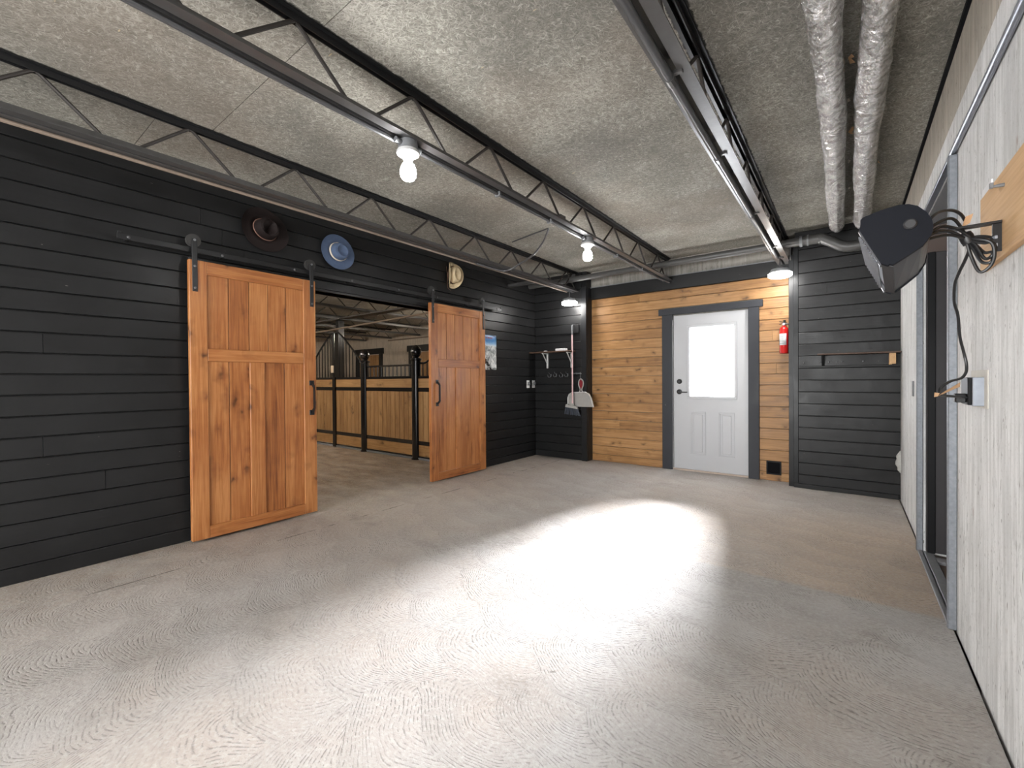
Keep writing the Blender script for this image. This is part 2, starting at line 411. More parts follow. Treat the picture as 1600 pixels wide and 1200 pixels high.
def cwall_mat(name, light=(.72, .72, .715), mid=(.54, .54, .53), streak=(.17, .165, .15)):
    t = NT(name); o = t.obj()
    s1 = t.noise(t.mapp(o, (38, 38, 2.2)), 1, 5, .65); s2 = t.noise(t.mapp(o, (110, 110, 14)), 1, 3, .6)
    big = t.noise(o, 1.4, 4, .6); fine = t.noise(o, 90, 3, .6)
    c = t.ramp(t.M('ADD', t.M('MULTIPLY', s1, .7), t.M('MULTIPLY', big, .3)), [(.40, mid), (.52, light), (.62, tuple(min(1, x*1.12) for x in light))])
    pit = t.M('MULTIPLY', t.mr(s2, .58, .66), t.mr(t.noise(t.mapp(o, (9, 9, 2.5)), 1, 3), .5, .6))
    c = t.mix(t.M('MULTIPLY', pit, .75), c, streak)
    c = t.mix(t.mr(fine, .55, .75, 0, .3), c, (.30, .28, .26))
    rust = t.mr(t.noise(t.mapp(o, (30, 30, 7), loc=(3, 1, 2)), 1, 2), .72, .78, 0, .6)
    c = t.mix(rust, c, (.28, .16, .12))
    bl = t.M('MULTIPLY', t.mr(t.noise(t.mapp(o, (5, 5, 1.3)), 1, 5, .7), .5, .66), t.mr(s1, .42, .56))
    c = t.mix(t.M('MULTIPLY', bl, .5), c, tuple(x*.5 for x in light))
    sp = t.mr(t.noise(t.mapp(o, (60, 60, 22)), 1, 2), .68, .72, 0, .75)
    c = t.mix(sp, c, streak)
    Yc = t.xyz(o)[1]
    bj = t.mr(t.M('PINGPONG', Yc, .10), .0, .002, .18, 0)          # faint board marks left by the formwork
    c = t.mix(bj, c, (.25, .24, .22))
    n = t.bump(t.M('ADD', s1, t.M('ADD', t.M('MULTIPLY', pit, -1.5), t.M('MULTIPLY', fine, .5))), .35, .004)
    return t.fin(c, .75, 0, n, .3)
M['cwall'] = cwall_mat('board_formed_concrete')
M['cband'] = cwall_mat('tan_concrete_band', (.44, .40, .34), (.34, .31, .26), (.14, .12, .1))
M['cgrey'] = cwall_mat('grey_concrete', (.30, .285, .26), (.20, .19, .17), (.1, .09, .08))
M['barnwall'] = cwall_mat('barn_concrete', (.56, .50, .43), (.42, .37, .31), (.14, .12, .1))
M['soffit'] = plain('smooth_grey_lintel', (.20, .20, .21), .7, 0, .3, .08, .05, 5)
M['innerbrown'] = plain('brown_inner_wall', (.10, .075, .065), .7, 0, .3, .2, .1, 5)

def foil_mat():
    t = NT('crinkled_foil'); o = t.obj()
    w1 = t.noise(o, 20, 4, .6, 1.2); v = t.t.nodes.new('ShaderNodeTexVoronoi'); t.set(v.inputs['Vector'], t.vadd(o, t.noise(o, 20, 2, color=True)))
    v.inputs['Scale'].default_value = 38
    n = t.bump(t.M('ADD', w1, t.M('MULTIPLY', v.outputs['Distance'], .5)), .75, .008)
    c = t.mix(t.mr(w1, .42, .62), (.80, .79, .78), (.42, .41, .39))
    return t.fin(c, t.mr(w1, .3, .7, .10, .26), 1.0, n, .5)
M['foil'] = foil_mat()

def glass_mat():
    t = NT('frosted_glazing')
    tr = t.n('ShaderNodeBsdfTransparent'); tl = t.n('ShaderNodeBsdfTranslucent'); mx = t.n('ShaderNodeMixShader')
    tr.inputs[0].default_value = (.95, .97, 1, 1); tl.inputs[0].default_value = (.9, .92, .95, 1)
    gl = t.n('ShaderNodeBsdfGlossy'); gl.inputs['Roughness'].default_value = .08; mx2 = t.n('ShaderNodeMixShader')
    mx.inputs[0].default_value = .25; mx2.inputs[0].default_value = .05
    t.t.links.new(tr.outputs[0], mx.inputs[1]); t.t.links.new(tl.outputs[0], mx.inputs[2])
    t.t.links.new(mx.outputs[0], mx2.inputs[1]); t.t.links.new(gl.outputs[0], mx2.inputs[2])
    t.t.links.new(mx2.outputs[0], t.out.inputs[0]); return t.m
M['glass'] = glass_mat()

def poster_mat():
    t = NT('mountain_print'); o = t.obj(); X, Yc, Z = t.xyz(o)
    zz = t.M('ADD', Z, t.M('MULTIPLY', t.M('SUBTRACT', t.noise(o, 9, 3), .5), .10))
    sky = t.ramp(t.mr(zz, .335, .49), [(0, (.75, .80, .85)), (.25, (.30, .52, .75)), (.5, (.05, .22, .52)), (.8, (.16, .30, .55)), (1, (.35, .42, .55))])
    mt = t.ramp(t.noise(t.mapp(o, (1, 16, 9)), 1, 5, .7, 1.), [(.36, (.06, .07, .075)), (.47, (.35, .38, .38)), (.55, (.72, .74, .74)), (.7, (.85, .85, .83))])
    c = t.mix(t.mr(zz, .325, .345), mt, sky)
    return t.fin(c, .35, 0, None, .4)
M['poster'] = poster_mat()

# ------------------------------------------------------------------ floor and ceiling
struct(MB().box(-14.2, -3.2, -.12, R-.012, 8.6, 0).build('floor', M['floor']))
struct(MB().box(R-.012, -3.2, -.12, R+.0, 8.6, -.03).build('trim_1', M['hole']))       # dark gap between slab and wall
ceiling = struct(MB().box(-14.2, -3.2, CZ+.02, R+.3, 8.6, CZ+.1).build('ceiling', M['hole']))
edges = [R+.27]+[-.58-1.32*i for i in range(0, 11)]
ysplit = [-3.2, -1.38, 1.06, 3.50, 5.94, 8.6]
for i in range(len(edges)-1):
    for j in range(len(ysplit)-1):
        sh = 0 if i in (1, 2) else (-.26 if i % 2 else .3)
        y0 = ysplit[j]+(sh if 0 < j else 0); y1 = ysplit[j+1]+(sh if j+1 < len(ysplit)-1 else 0)
        MB().box(edges[i+1]+.002, y0+.002, CZ, edges[i]-.002, y1-.002, CZ+.02).build('ceiling_panel', M['osb'], ceiling)

# ------------------------------------------------------------------ planked walls
def plank(ax, a0, a1, z0, z1, face, back, mat, parent, name='plank', c=.0055):
    """horizontal board; its face towards the room has chamfered long edges.  ax 'y': runs along y, face is an x value; ax 'x': runs along x"""
    s = 1 if face > back else -1
    prof = [(back, z0+.0015), (face-s*c, z0+.0015), (face, z0+c*.6+.0015), (face, z1-c*1.2-.0025), (face-s*c*.9, z1-.0025), (back, z1-.0025)]
    if ax == 'y': A = [(d, a0, z) for d, z in prof]; B = [(d, a1, z) for d, z in prof]
    else: A = [(a0, d, z) for d, z in prof]; B = [(a1, d, z) for d, z in prof]
    return MB().prism(A, B).build(name, mat, parent)

OPY0, OPY1, OPZ = 1.85, 3.74, 2.055
wl = struct(MB().box(L-.16, -3.2, 0, L-.02, OPY0, CZ+.06).box(L-.16, OPY1, 0, L-.02, 6.1, CZ+.06).box(L-.16, OPY0, OPZ, L-.02, OPY1, CZ+.06).build('wall_left', M['bpY']))
known = {int((1.435-.101)/.1287): [.383], int((2.358-.101)/.1287): [1.372], int((2.241-.101)/.1287): [1.534, 4.9],
         int((.813-.101)/.1287): [.376], int((.558-.101)/.1287): [.661]}
z = 0.0; n = -1
while z < CZ-.02:
    z1 = min(.101+(n+1)*.1287, CZ)
    spans = [(-3.0, Y3)] if z1 > OPZ+.02 else [(-3.0, OPY0), (OPY1, Y3)]
    for a, b in spans:
        js = [j for j in known.get(n, []) if a+.1 < j < b-.1]
        if not js:
            p = a+random.uniform(.9, 2.9)
            while p < b-.6:
                # keep the joints of rows without a visible joint behind the camera or the doors
                if p < -.1 or (1.2 < p < 1.9) or (p > 3.9 and p < 4.3): js.append(p)
                p += random.uniform(1.8, 2.6)
        if z < OPZ < z1 and len(spans) == 1: js = [OPY0, OPY1]
        cuts = [a]+js+[b]
        for i in range(len(cuts)-1):
            if z < OPZ and cuts[i] >= OPY0-.001 and cuts[i+1] <= OPY1+.001: zz0 = OPZ+.02
            else: zz0 = z
            plank('y', cuts[i]+(.0012 if i else 0), cuts[i+1]-.0012, zz0, z1, L+random.uniform(-.001, .001), L-.02, M['bpY'], wl)
    z = z1; n += 1
MB().box(L-.17, OPY0-.0, 0, L-.001, OPY0+.02, OPZ).build('jamb_board', M['bpZ'], wl)
MB().box(L-.17, OPY1-.02, 0, L-.001, OPY1, OPZ).build('jamb_board', M['bpZ'], wl)
MB().box(L-.17, OPY0+.02, OPZ-.0, L-.001, OPY1-.02, OPZ+.02).build('head_board', M['bpY'], wl)

# far wall: black section (left), orange section with the door, black section (right)
DX0, DX1, DZ = -1.845, -.950, 2.04
wb = struct(MB().box(L-.1, Y+.02, 0, DX0, Y+.2, CZ+.06).box(DX1, Y+.02, 0, R+.1, Y+.2, CZ+.06).box(DX0, Y+.02, DZ, DX1, Y+.2, CZ+.06).build('wall_back', M['cgrey']))
OX0, OX1, OZ = -3.03, -.523, 2.385
PX0, PX1, PZ0, PZ1 = -.765, -.613, .071, .229     # pet flap
z = 0.0; n = -1
joints = {17: [-2.3], 12: [-.7], 9: [-.66], 3: [-2.6]}
while z < OZ-.01:
    z1 = min(.1021+(n+1)*.1275, OZ)
    spans = [(OX0, OX1)] if z > DZ+.0 else [(OX0, -1.95), (-.84, OX1)]
    if z <= DZ < z1: spans = [(OX0, -1.95), (-.84, OX1)]
    for a, b in spans:
        cuts = [a]+[j for j in joints.get(n, []) if a+.1 < j < b-.1]+[b]
        for i in range(len(cuts)-1):
            x0, x1 = cuts[i]+.001, cuts[i+1]-.001
            if a == -.84 and z < PZ1 and z1 > PZ0:
                plank('x', x0, PX0, z, z1, Y, Y+.02, M['orX'], wb); plank('x', PX1, x1, z, z1, Y, Y+.02, M['orX'], wb)
            else: plank('x', x0, x1, z, z1, Y+random.uniform(-.001, .001), Y+.02, M['orX'], wb)
    z = z1; n += 1
# black trim above the orange boards, concrete band over it
MB().cbox(OX0, Y-.03, OZ, OX1, Y+.02, 2.552, .004).build('head_board', M['bpX'], wb)
MB().box(OX0, Y-.006, 2.552, OX1, Y+.02, CZ).build('concrete_band', M['cgrey'], wb)
MB().box(OX0, Y-.05, 2.552, OX1, Y+.0, 2.560).build('steel_ledge', M['greysteel'], wb)

wbl = struct(MB().box(L-.02, Y3+.02, 0, -3.05, Y+.02, CZ).build('wall_back_left', M['bpX']))
z = 0.0; n = -1
while z < CZ-.02:
    z1 = min(.101+(n+1)*.1287, CZ)
    plank('x', L, -3.125, z, z1, Y3+random.uniform(-.001, .001), Y3+.02, M['bpX'], wbl); z = z1; n += 1
MB().cbox(-3.125, Y3-.018, 0, -3.036, Y3+.0215, 2.56, .003).build('corner_board', M['bpZ'], wbl)
MB().cbox(-3.05, Y3+.0215, 0, -3.032, Y+.0, 2.56, .002).build('return_board', M['bpZ'], wbl)
MB().cbox(-3.93, Y3-.019, 1.895, -3.16, Y3-.001, 2.02, .002).build('hook_board', M['bpX'], wbl)

wbr = struct(MB().box(-.46, Y2+.02, 0, R, Y+.02, CZ).build('wall_back_right', M['bpX']))
z = .045; n = 0
MB().cbox(-.473, Y2-.012, 0, R-.014, Y2+.02, .045, .003).build('baseboard', M['bpX'], wbr)
while z < CZ-.02:
    z1 = min(.021+(n+1)*.1287, CZ)
    cuts = [-.43, -.177, R-.002] if n == 16 else [-.43, R-.002]
    for i in range(len(cuts)-1): plank('x', cuts[i]+.001, cuts[i+1]-.001, z, z1, Y2+random.uniform(-.001, .001), Y2+.02, M['bpX'], wbr)
    z = z1; n += 1
MB().cbox(-.478, Y2+.004, .03, -.431, Y2+.03, CZ-.05, .003).build('corner_board', M['bpZ'], wbr)
MB().cbox(-.523, Y2+.03, 0, -.46, Y-.002, 2.56, .002).build('return_board', M['bpZ'], wbr)
# spray foam lump in the corner
f = MB(); pr_ = []
for i in range(9):
    a = i/8; pr_.append((.034*math.sin(math.pi*a)**.7*(1+.2*math.sin(i*2.3))+.001, .22*a))
f.lathe(pr_, (R-.004, Y2-.005, .262), (0, 0, 1), 10)
fo = f.build('spray_foam', M['foam'], wbr, True)

# rear and barn shell
struct(MB().box(L-.16, YB-.2, -.1, -3.4, YB, CZ+.06).box(-.2, YB-.2, -.1, R+.3, YB, CZ+.06).box(-3.4, YB-.2, -.1, -.2, YB, .35).box(-3.4, YB-.2, 2.35, -.2, YB, CZ+.06).build('wall_rear', M['cwall']))  # wide opening in the rear wall is added to let the fill light in
struct(MB().box(-14.3, 8.45, 0, L-.16, 8.6, CZ+.06).build('wall_barn_back', M['barnwall']))
struct(MB().box(-14.3, -3.2, 0, -14.15, 8.45, CZ+.06).build('wall_barn_left', M['barnwall']))
struct(MB().box(-14.15, -3.2, 0, L-.16, -3.05, CZ+.06).build('wall_barn_front', M['barnwall']))
struct(MB().box(L-.16, 6.1, 0, L, 8.6, CZ+.06).build('wall_barn_right', M['barnwall']))

# right wall with a doorway into a dim side room
RY0, RY1, RZ = 2.93, 4.10, 2.235
wr = struct(MB().box(R, -3.2, -.14, R+.22, RY0+.01, 2.455).box(R, RY0, -.14, R+.22, RY1, -.02).box(R, RY1, -.14, R+.22, 6.1, 2.455).box(R, RY0+.01, RZ, R+.22, RY1, 2.455).build('wall_right', M['cwall']))
MB().box(R+.003, -3.2, 2.455, R+.22, 6.1, CZ+.06).build('upper_band', M['cband'], wr)
MB().box(R-.012, -3.2, CZ-.022, R+.003, 5.68, CZ-.001).build('ceiling_seal', M['hole'], wr)
MB().box(R+.0, RY0, 0, R+.22, RY0+.012, RZ).build('reveal', M['soffit'], wr)
MB().box(R+.001, RY0+.01, RZ-.012, R+.219, RY1-.01, RZ-.001).build('lintel_soffit', M['soffit'], wr)
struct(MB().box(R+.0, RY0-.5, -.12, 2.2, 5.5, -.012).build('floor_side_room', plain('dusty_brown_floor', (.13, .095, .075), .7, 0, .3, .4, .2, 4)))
sr = struct(MB().box(2.1, 2.3, 0, 2.2, 5.6, 2.8).box(R+.22, 5.4, 0, 2.1, 5.5, 2.8).box(R+.22, 2.2, 0, 2.1, 2.3, 2.8).box(R+.22, 2.2, 2.7, 2.2, 5.6, 2.8).build('wall_side_room', M['innerbrown']))
MB().box(R+.22, RY1+.02, 2.06, 2.1, RY1+.08, 2.7).build('upper_partition', M['soffit'], sr)
MB().box(R+.002, RY1-.012, 2.04, R+.219, RY1-.001, RZ-.013).build('header_face', M['innerbrown'], wr)
MB().box(R+.02, 3.90, -.012, 1.4, 3.99, .006).build('floor_step', M['soffit'], sr)
# galvanised steel frame of that doorway
fr = struct(thing('door_2', None, None, (R, 3.5, 0)))
def chan(y0, y1, name, mat):
    m = MB(); m.cbox(R-.030, y0, 0, R-.001, y0+.006, RZ+.01, .002); m.cbox(R-.033, y0+.004, 0, R-.026, y1, RZ+.01, .002); m.cbox(R-.028, y1-.005, 0, R-.001, y1, RZ+.01, .002)
    return m.build(name, mat, fr)
chan(2.905, 2.935, 'jamb_near', M['galvd']); chan(4.090, 4.13, 'jamb_far', M['galvd'])
MB().cbox(R-.03, 2.937, RZ, R-.001, 4.088, RZ+.018, .002).build('head_channel', M['galv'], fr)
MB().cbox(R-.03, 2.937, 0, R-.006, 4.088, .012, .003).cbox(R+.0, 2.945, -.012, R+.05, 4.085, .01, .003).build('sill_strip', M['greysteel'], fr)
slab = MB().cbox(R+.012, 4.050, .015, 1.25, 4.088, 2.035, .003)
slab.build('door_slab', M['dark'], fr)
MB().cbox(R+.016, 4.036, .015, R+.055, 4.052, 2.035, .002).build('edge_strip', M['blackpl'], fr)
# small wall plate further along
wp = MB().cbox(R-.008, 4.60, 1.05, R-.0005, 4.68, 1.17, .002).build('wall_plate', M['greysteel'])
tag(wp, 'small flat grey blank plate on the pale wall beyond the steel doorway', 'wall plate')
cbx = MB().cbox(R-.003, -1.0, 1.15, R+.001, -.9, 1.2)

# ------------------------------------------------------------------ entrance door (door_1)
d1 = struct(thing('door_1', None, None, ((DX0+DX1)/2, Y, 0)))
GX0, GX1, GZ0, GZ1 = -1.634, -1.112, .975, 1.862
yf, yk = Y+.018, Y+.062
sx0, sx1 = DX0+.008, DX1-.004
sl_ = MB().box(sx0, yf, .02, GX0, yk, DZ-.006).box(GX1, yf, .02, sx1, yk, DZ-.006).box(GX0, yf, GZ1, GX1, yk, DZ-.006).box(GX0, yf, .02, GX1, yk, GZ0)
slb = sl_.build('slab', M['white'], d1)
g = MB()
for a in ((GX0-.035, GZ0-.035, GX1+.035, GZ0), (GX0-.035, GZ1, GX1+.035, GZ1+.035), (GX0-.035, GZ0, GX0, GZ1), (GX1, GZ0, GX1+.035, GZ1)):
    g.cbox(a[0], yf-.012, a[1], a[2], yf+.01, a[3], .004)
g.build('glazing_frame', M['white'], d1)
MB().box(GX0, yf+.014, GZ0, GX1, yf+.020, GZ1).build('glass', M['glass'], d1)
def raised(x0, x1, z0, z1):
    m = MB(); b = .018
    for a in ((x0, z0, x1, z0+b), (x0, z1-b, x1, z1), (x0, z0+b, x0+b, z1-b), (x1-b, z0+b, x1, z1-b)): m.cbox(a[0], yf-.007, a[1], a[2], yf+.003, a[3], .003)
    m.cbox(x0+.038, yf-.006, z0+.038, x1-.038, yf+.003, z1-.038, .005); m.build('raised_panel', M['white'], d1)
raised(-1.625, -1.44, .215, .775); raised(-1.285, -1.105, .215, .775)
MB().lathe([(.001, -.022), (.018, -.022), (.022, -.016), (.032, -.012), (.033, 0)], (-1.765, yf, 1.165), (0, 1, 0), 18).build('deadbolt', M['track'], d1, True)
lv = MB().lathe([(.001, -.03), (.014, -.03), (.016, -.016), (.032, -.012), (.034, 0)], (-1.768, yf, 1.03), (0, 1, 0), 18)
lv.cbox(-1.772, yf-.045, 1.018, -1.655, yf-.03, 1.034, .004); lv.build('lever_handle', M['track'], d1, True)
MB().cbox(-1.98, Y-.028, .0, DX0, Y+.03, DZ+.008, .003).build('side_casing', M['csZ'], d1)
MB().cbox(DX1, Y-.028, .0, -.835, Y+.03, DZ+.008, .003).build('side_casing', M['csZ'], d1)
MB().cbox(-2.025, Y-.034, DZ+.008, -.795, Y+.03, 2.13, .003).build('head_casing', M['csX'], d1)
MB().box(DX0, Y+.0, 0, DX1, Y+.14, .018).build('sill', M['sill'], d1)
MB().box(DX0, yk+.002, .018, DX0+.006, yk+.02, DZ).box(DX1-.003, yk+.002, .018, DX1, yk+.02, DZ).box(DX0, yk+.002, DZ-.006, DX1, yk+.02, DZ).build('door_stop', M['white'], d1)

# pet flap
pf = thing('pet_flap', 'small black square pet flap set low in the orange boards beside the white door', 'pet flap', (-.689, Y, .07))
MB().box(PX0, Y+.001, 0, PX1, Y+.02, PZ0).build('plank', M['orX'], wb)
m = MB()
for a in ((PX0, PZ0, PX1, PZ0+.015), (PX0, PZ1-.015, PX1, PZ1), (PX0, PZ0+.015, PX0+.015, PZ1-.015), (PX1-.015, PZ0+.015, PX1, PZ1-.015)): m.cbox(a[0], Y-.008, a[1], a[2], Y+.015, a[3], .002)
m.build('frame', M['blackpl'], pf); MB().box(PX0+.015, Y+.008, PZ0+.015, PX1-.015, Y+.014, PZ1-.015).build('flap', M['hole'], pf)

# ------------------------------------------------------------------ sliding barn doors
def barn_door(y0, label, handle_y):
    y1 = y0+.958; xf, xb = -3.83, -3.872; z0, z1 = .022, 2.108
    t = thing('sliding_barn_door', label, 'door', (xf, (y0+y1)/2, z0), 'pine sliding barn doors on the black track')
    st = .112
    def B(n, a, b, c, d, mat, dx=0, c_=.003): return MB().cbox(xb, a, b, xf+dx, c, d, c_).build(n, mat, t)
    B('stile', y0, z0, y0+st, z1, M['orZ']); B('stile', y1-st, z0, y1, z1, M['orZ'])
    B('top_rail', y0+st, z1-.10, y1-st, z1, M['orY']); B('middle_rail', y0+st, 1.358, y1-st, 1.455, M['orY']); B('bottom_rail', y0+st, z0, y1-st, z0+.092, M['orY'])
    mc = (y0+y1)/2-.02
    B('muntin', mc-.055, z0+.092, mc+.058, 1.358, M['orZ'])
    MB().box(xb+.001, y0+.05, z0+.05, xb+.006, y1-.05, z1-.05).build('back_panel', M['shelfwood'], t)
    def boards(a, b, za, zb, k):
        wd = (b-a)/k
        for i in range(k):
            MB().cbox(xb+.0065, a+wd*i+.0026, za, xf-.014, a+wd*(i+1)-.0026, zb, .0006).build('panel_board', M['orZ'], t)
    boards(y0+st, y1-st, 1.455, z1-.10, 5)
    boards(y0+st, mc-.055, z0+.092, 1.358, 2); boards(mc+.058, y1-st, z0+.092, 1.358, 2)
    for hy in (y0+.035, y1-.035):
        h = MB().cbox(xf, hy-.017, 1.873, xf+.007, hy+.017, 2.262, .002).build('hanger_strap', M['track'], t)
        for zb in (1.90, 2.06): MB().lathe([(.009, 0), (.009, .004), (.005, .007)], (xf+.007, hy, zb), (1, 0, 0), 8).build('bolt', M['cond'], h)
        wh = MB().lathe([(.012, .0), (.030, .002), (.047, .0), (.047, .008), (.040, .011), (.040, .018), (.047, .021), (.047, .028), (.03, .028), (.012, .028)], (xf-.040, hy, 2.252), (1, 0, 0), 24)
        wh.build('wheel', M['steel'], t, True)
        MB().tube([(xf-.045, hy, 2.252), (xf+.012, hy, 2.252)], .009, 10).build('axle', M['greysteel'], t, True)
    m = MB().cbox(xf-.001, handle_y-.022, .90, xf+.006, handle_y+.022, .945, .002).cbox(xf-.001, handle_y-.022, 1.165, xf+.006, handle_y+.022, 1.21, .002)
    m.bar((xf+.004, handle_y, .925), (xf+.045, handle_y, .96), .024, .009, (0, 1, 0)).bar((xf+.045, handle_y, .957), (xf+.045, handle_y, 1.153), .024, .009, (0, 1, 0)).bar((xf+.045, handle_y, 1.15), (xf+.004, handle_y, 1.185), .024, .009, (0, 1, 0))
    m.build('pull_handle', M['track'], t)
    return t
barn_door(1.112, 'near stained pine sliding barn door, left of the barn opening', 2.026)
barn_door(3.452, 'far stained pine sliding barn door beside the mountain poster', 3.542)
tr = thing('door_track', 'long flat black steel track over the barn opening carrying both sliding doors', 'track', (L+.06, 2.75, 2.2))
MB().cbox(L+.088, .72, 2.165, L+.096, 4.80, 2.205, .002).build('rail', M['track'], tr)
for yy in [.78+.56*i for i in range(8)]:
    s_ = MB().tube([(L, yy, 2.185), (L+.088, yy, 2.185)], .011, 8).build('spacer', M['track'], tr, True)
    MB().lathe([(.011, 0), (.011, .005), (.005, .008)], (L+.096, yy, 2.185), (1, 0, 0), 8).build('bolt_head', M['cond'], s_)
for yy in (.735, 4.785): MB().cbox(L+.083, yy-.012, 2.200, L+.100, yy+.012, 2.218, .003).build('end_stop', M['track'], tr)

# ------------------------------------------------------------------ open-web joists
def joist(x, ya, yb, label, group, phase=.95, detail=True, zb=2.5, zt=CZ):
    t = thing('steel_joist', label, 'joist', (x, (ya+yb)/2, zb), group)
    g = .010
    for s in (-1, 1):
        MB().box(x+s*g, ya, zb, x+s*(g+.052), yb, zb+.006).box(x+s*g, ya, zb+.006, x+s*(g+.006), yb, zb+.05).build('bottom_chord', M['jst'], t)
        MB().box(x+s*g, ya, zt-.007, x+s*(g+.026), yb, zt-.001).box(x+s*g, ya, zt-.036, x+s*(g+.006), yb, zt-.007).build('top_chord', M['track'], t)
    y = phase
    while y > ya+.3: y -= .65
    y += .65
    if not detail: m = MB()
    while y < yb-.25:
        pts = [(x, y-.255, zb+.03), (x, y-.235, zb+.055), (x, y-.025, zt-.045), (x, y, zt-.028), (x, y+.025, zt-.045), (x, y+.235, zb+.055), (x, y+.255, zb+.03)]
        if detail:
            MB().tube(pts, .0095, 7).build('web_rod', M['rod'], t, True)
        else: m.tube(pts, .0095, 5)
        y += .65
    if not detail: o = m.build('web_rod', M['rod'], t); o['kind'] = 'stuff'
    else:
        MB().tube([(x, yb-.33, zb+.03), (x, yb-.10, zt-.03)], .010, 7).build('end_rod', M['rod'], t, True)
        MB().cbox(x-.06, yb-.12, zt-.10, x+.06, yb-.005, zt-.046, .002).build('bearing_seat', M['jst'], t)
    return t
JX = [-.58, -1.90, -3.22]
GJ = 'open web steel joists under the room ceiling'
joist(JX[0], -2.95, Y-.02, 'dark open web steel joist nearest the foil ducts', GJ)
joist(JX[1], -2.95, Y-.02, 'dark open web steel joist carrying the two bare bulbs', GJ)
joist(JX[2], -2.95, Y-.15, 'dark open web steel joist nearest the wall of hats', GJ)
for i in range(7):
    joist(-4.54-1.32*i, -2.9, 8.43, 'dark open web joist over the barn aisle, %s in from the sliding doors' % ('first', 'second', 'third', 'fourth', 'fifth', 'sixth', 'seventh')[i], 'joists over the barn aisle', detail=(i in (1, 2, 3)))
# conduits, cables and a painted lit edge along the joists
c1 = thing('conduit', 'thin grey conduit under the joist of the bare bulbs', 'conduit', (JX[1]-.03, 3, 2.49), 'conduits clipped to the joists')
MB().tube([(JX[1]-.022, 1.62, 2.487), (JX[1]-.022, 3.58, 2.487)], .0115, 8).tube([(JX[1]-.022, 3.68, 2.487), (JX[1]-.022, 5.62, 2.487), (JX[1]+.05, 5.80, 2.46)], .0115, 8).tube([(JX[1]-.022, -2.9, 2.487), (JX[1]-.022, 1.5, 2.487)], .0115, 8).build('pipe', M['cond'], c1, True)
for yy in (2.36, 3.02, 4.3, 5.0): MB().cbox(JX[1]-.045, yy-.01, 2.471, JX[1]+.0, yy+.01, 2.505, .002).build('clip', M['greysteel'], c1)
c2 = thing('conduit', 'thick dark conduit under the joist nearest the foil ducts', 'conduit', (JX[0]-.02, 3, 2.48), 'conduits clipped to the joists')
MB().tube([(JX[0]-.022, -2.9, 2.482), (JX[0]-.022, 5.45, 2.482)], .017, 10).build('pipe', M['cond'], c2, True)
for yy in (1.9, 2.75, 3.9, 5.0): MB().tube([(JX[0]-.022, yy, 2.482), (JX[0]-.022, yy+.05, 2.482)], .0205, 10).cbox(JX[0]-.03, yy, 2.49, JX[0]+.03, yy+.02, 2.508, .002).build('coupling', M['jst'], c2)
c3 = MB().tube([(JX[2]-.055, -2.9, 2.488), (JX[2]-.055, 5.6, 2.488)], .011, 8).build('cable', M['tanstrip'], None, True)  # tan strip stands in for the lit edge of the lower flange
tag(c3, 'tan strip painted as the lit lower edge of the joist nearest the wall of hats', 'cable')
cb = smooth_path([(-2.485, 3.883, CZ-.01), (-2.52, 3.90, 2.74), (-2.62, 3.97, 2.68), (-2.80, 4.05, 2.60), (-3.0, 4.07, 2.54), (-3.14, 4.06, 2.492), (-3.24, 4.0, 2.488), (-3.25, 3.6, 2.487)], 6)
tag(MB().tube(cb, .0105, 8).build('cable', M['cond'], None, True), 'short grey cable looping from the ceiling down to the joist above the tan hat', 'cable')
tag(MB().tube([(-2.485, 3.88, CZ-.006), (-3.05, 4.0, CZ-.008)], .006, 6).build('cable', M['cond'], None, True), 'thin straight cable stapled flat to the ceiling above the tan hat', 'cable')
jb = MB().cbox(JX[1]-.05, 3.16, 2.55, JX[1]+.0, 3.24, 2.585, .002)
tag(jb.build('steel_clip', M['jst'], None), 'small bent black steel clip standing on the joist between the bare bulbs', 'clip')

# ------------------------------------------------------------------ lamps
def bulb_lamp(x, y, label, watts=ROOM_W):
    t = thing('ceiling_bulb', label, 'lamp', (x, y, 2.34), 'bare bulbs on the middle joist')
    b = MB().lathe([(.001, 2.499), (.052, 2.499), (.054, 2.455), (.05, 2.452), (.001, 2.452)], (x, y, 0), (0, 0, 1), 12).build('junction_box', M['greysteel'], t, True)
    for s in (-1, 1): MB().tube([(x, y+s*.045, 2.478), (x, y+s*.085, 2.482)], .016, 10).build('connector', M['greysteel'], t, True)
    MB().lathe([(.001, 2.451), (.058, 2.451), (.062, 2.443), (.060, 2.432), (.042, 2.424), (.030, 2.410), (.024, 2.398), (.001, 2.398)], (x, y, 0), (0, 0, 1), 24).build('lampholder', M['porc'], t, True)
    MB().lathe([(.014, 2.400), (.020, 2.390), (.032, 2.375), (.041, 2.355), (.044, 2.335), (.041, 2.313), (.030, 2.297), (.013, 2.290), (.001, 2.289)], (x, y, 0), (0, 0, 1), 20).build('bulb', M['bulb'], t, True)
    l = bpy.data.lights.new('bulb_light', 'POINT'); l.energy = watts; l.shadow_soft_size = .046; l.color = (1, .985, .965)
    o = bpy.data.objects.new('bulb_light', l); COL.objects.link(o); o.parent = t; o.location = (0, 0, -.001)
    return t
bulb_lamp(JX[1]+.0, 1.56, 'lit bare bulb in a white lampholder, nearer of the two on the middle joist')
bulb_lamp(JX[1]+.0, 3.63, 'lit bare bulb on the middle joist, farther from us, towards the white door')
bulb_lamp(JX[1]+.0, -1.0, 'added unseen fill bulb at the back of the room')  # added behind the camera to brighten the room
bulb_lamp(-.95, -1.6, 'added unseen fill bulb near the rear wall', 14)  # another added bulb, weaker, filling from behind the camera
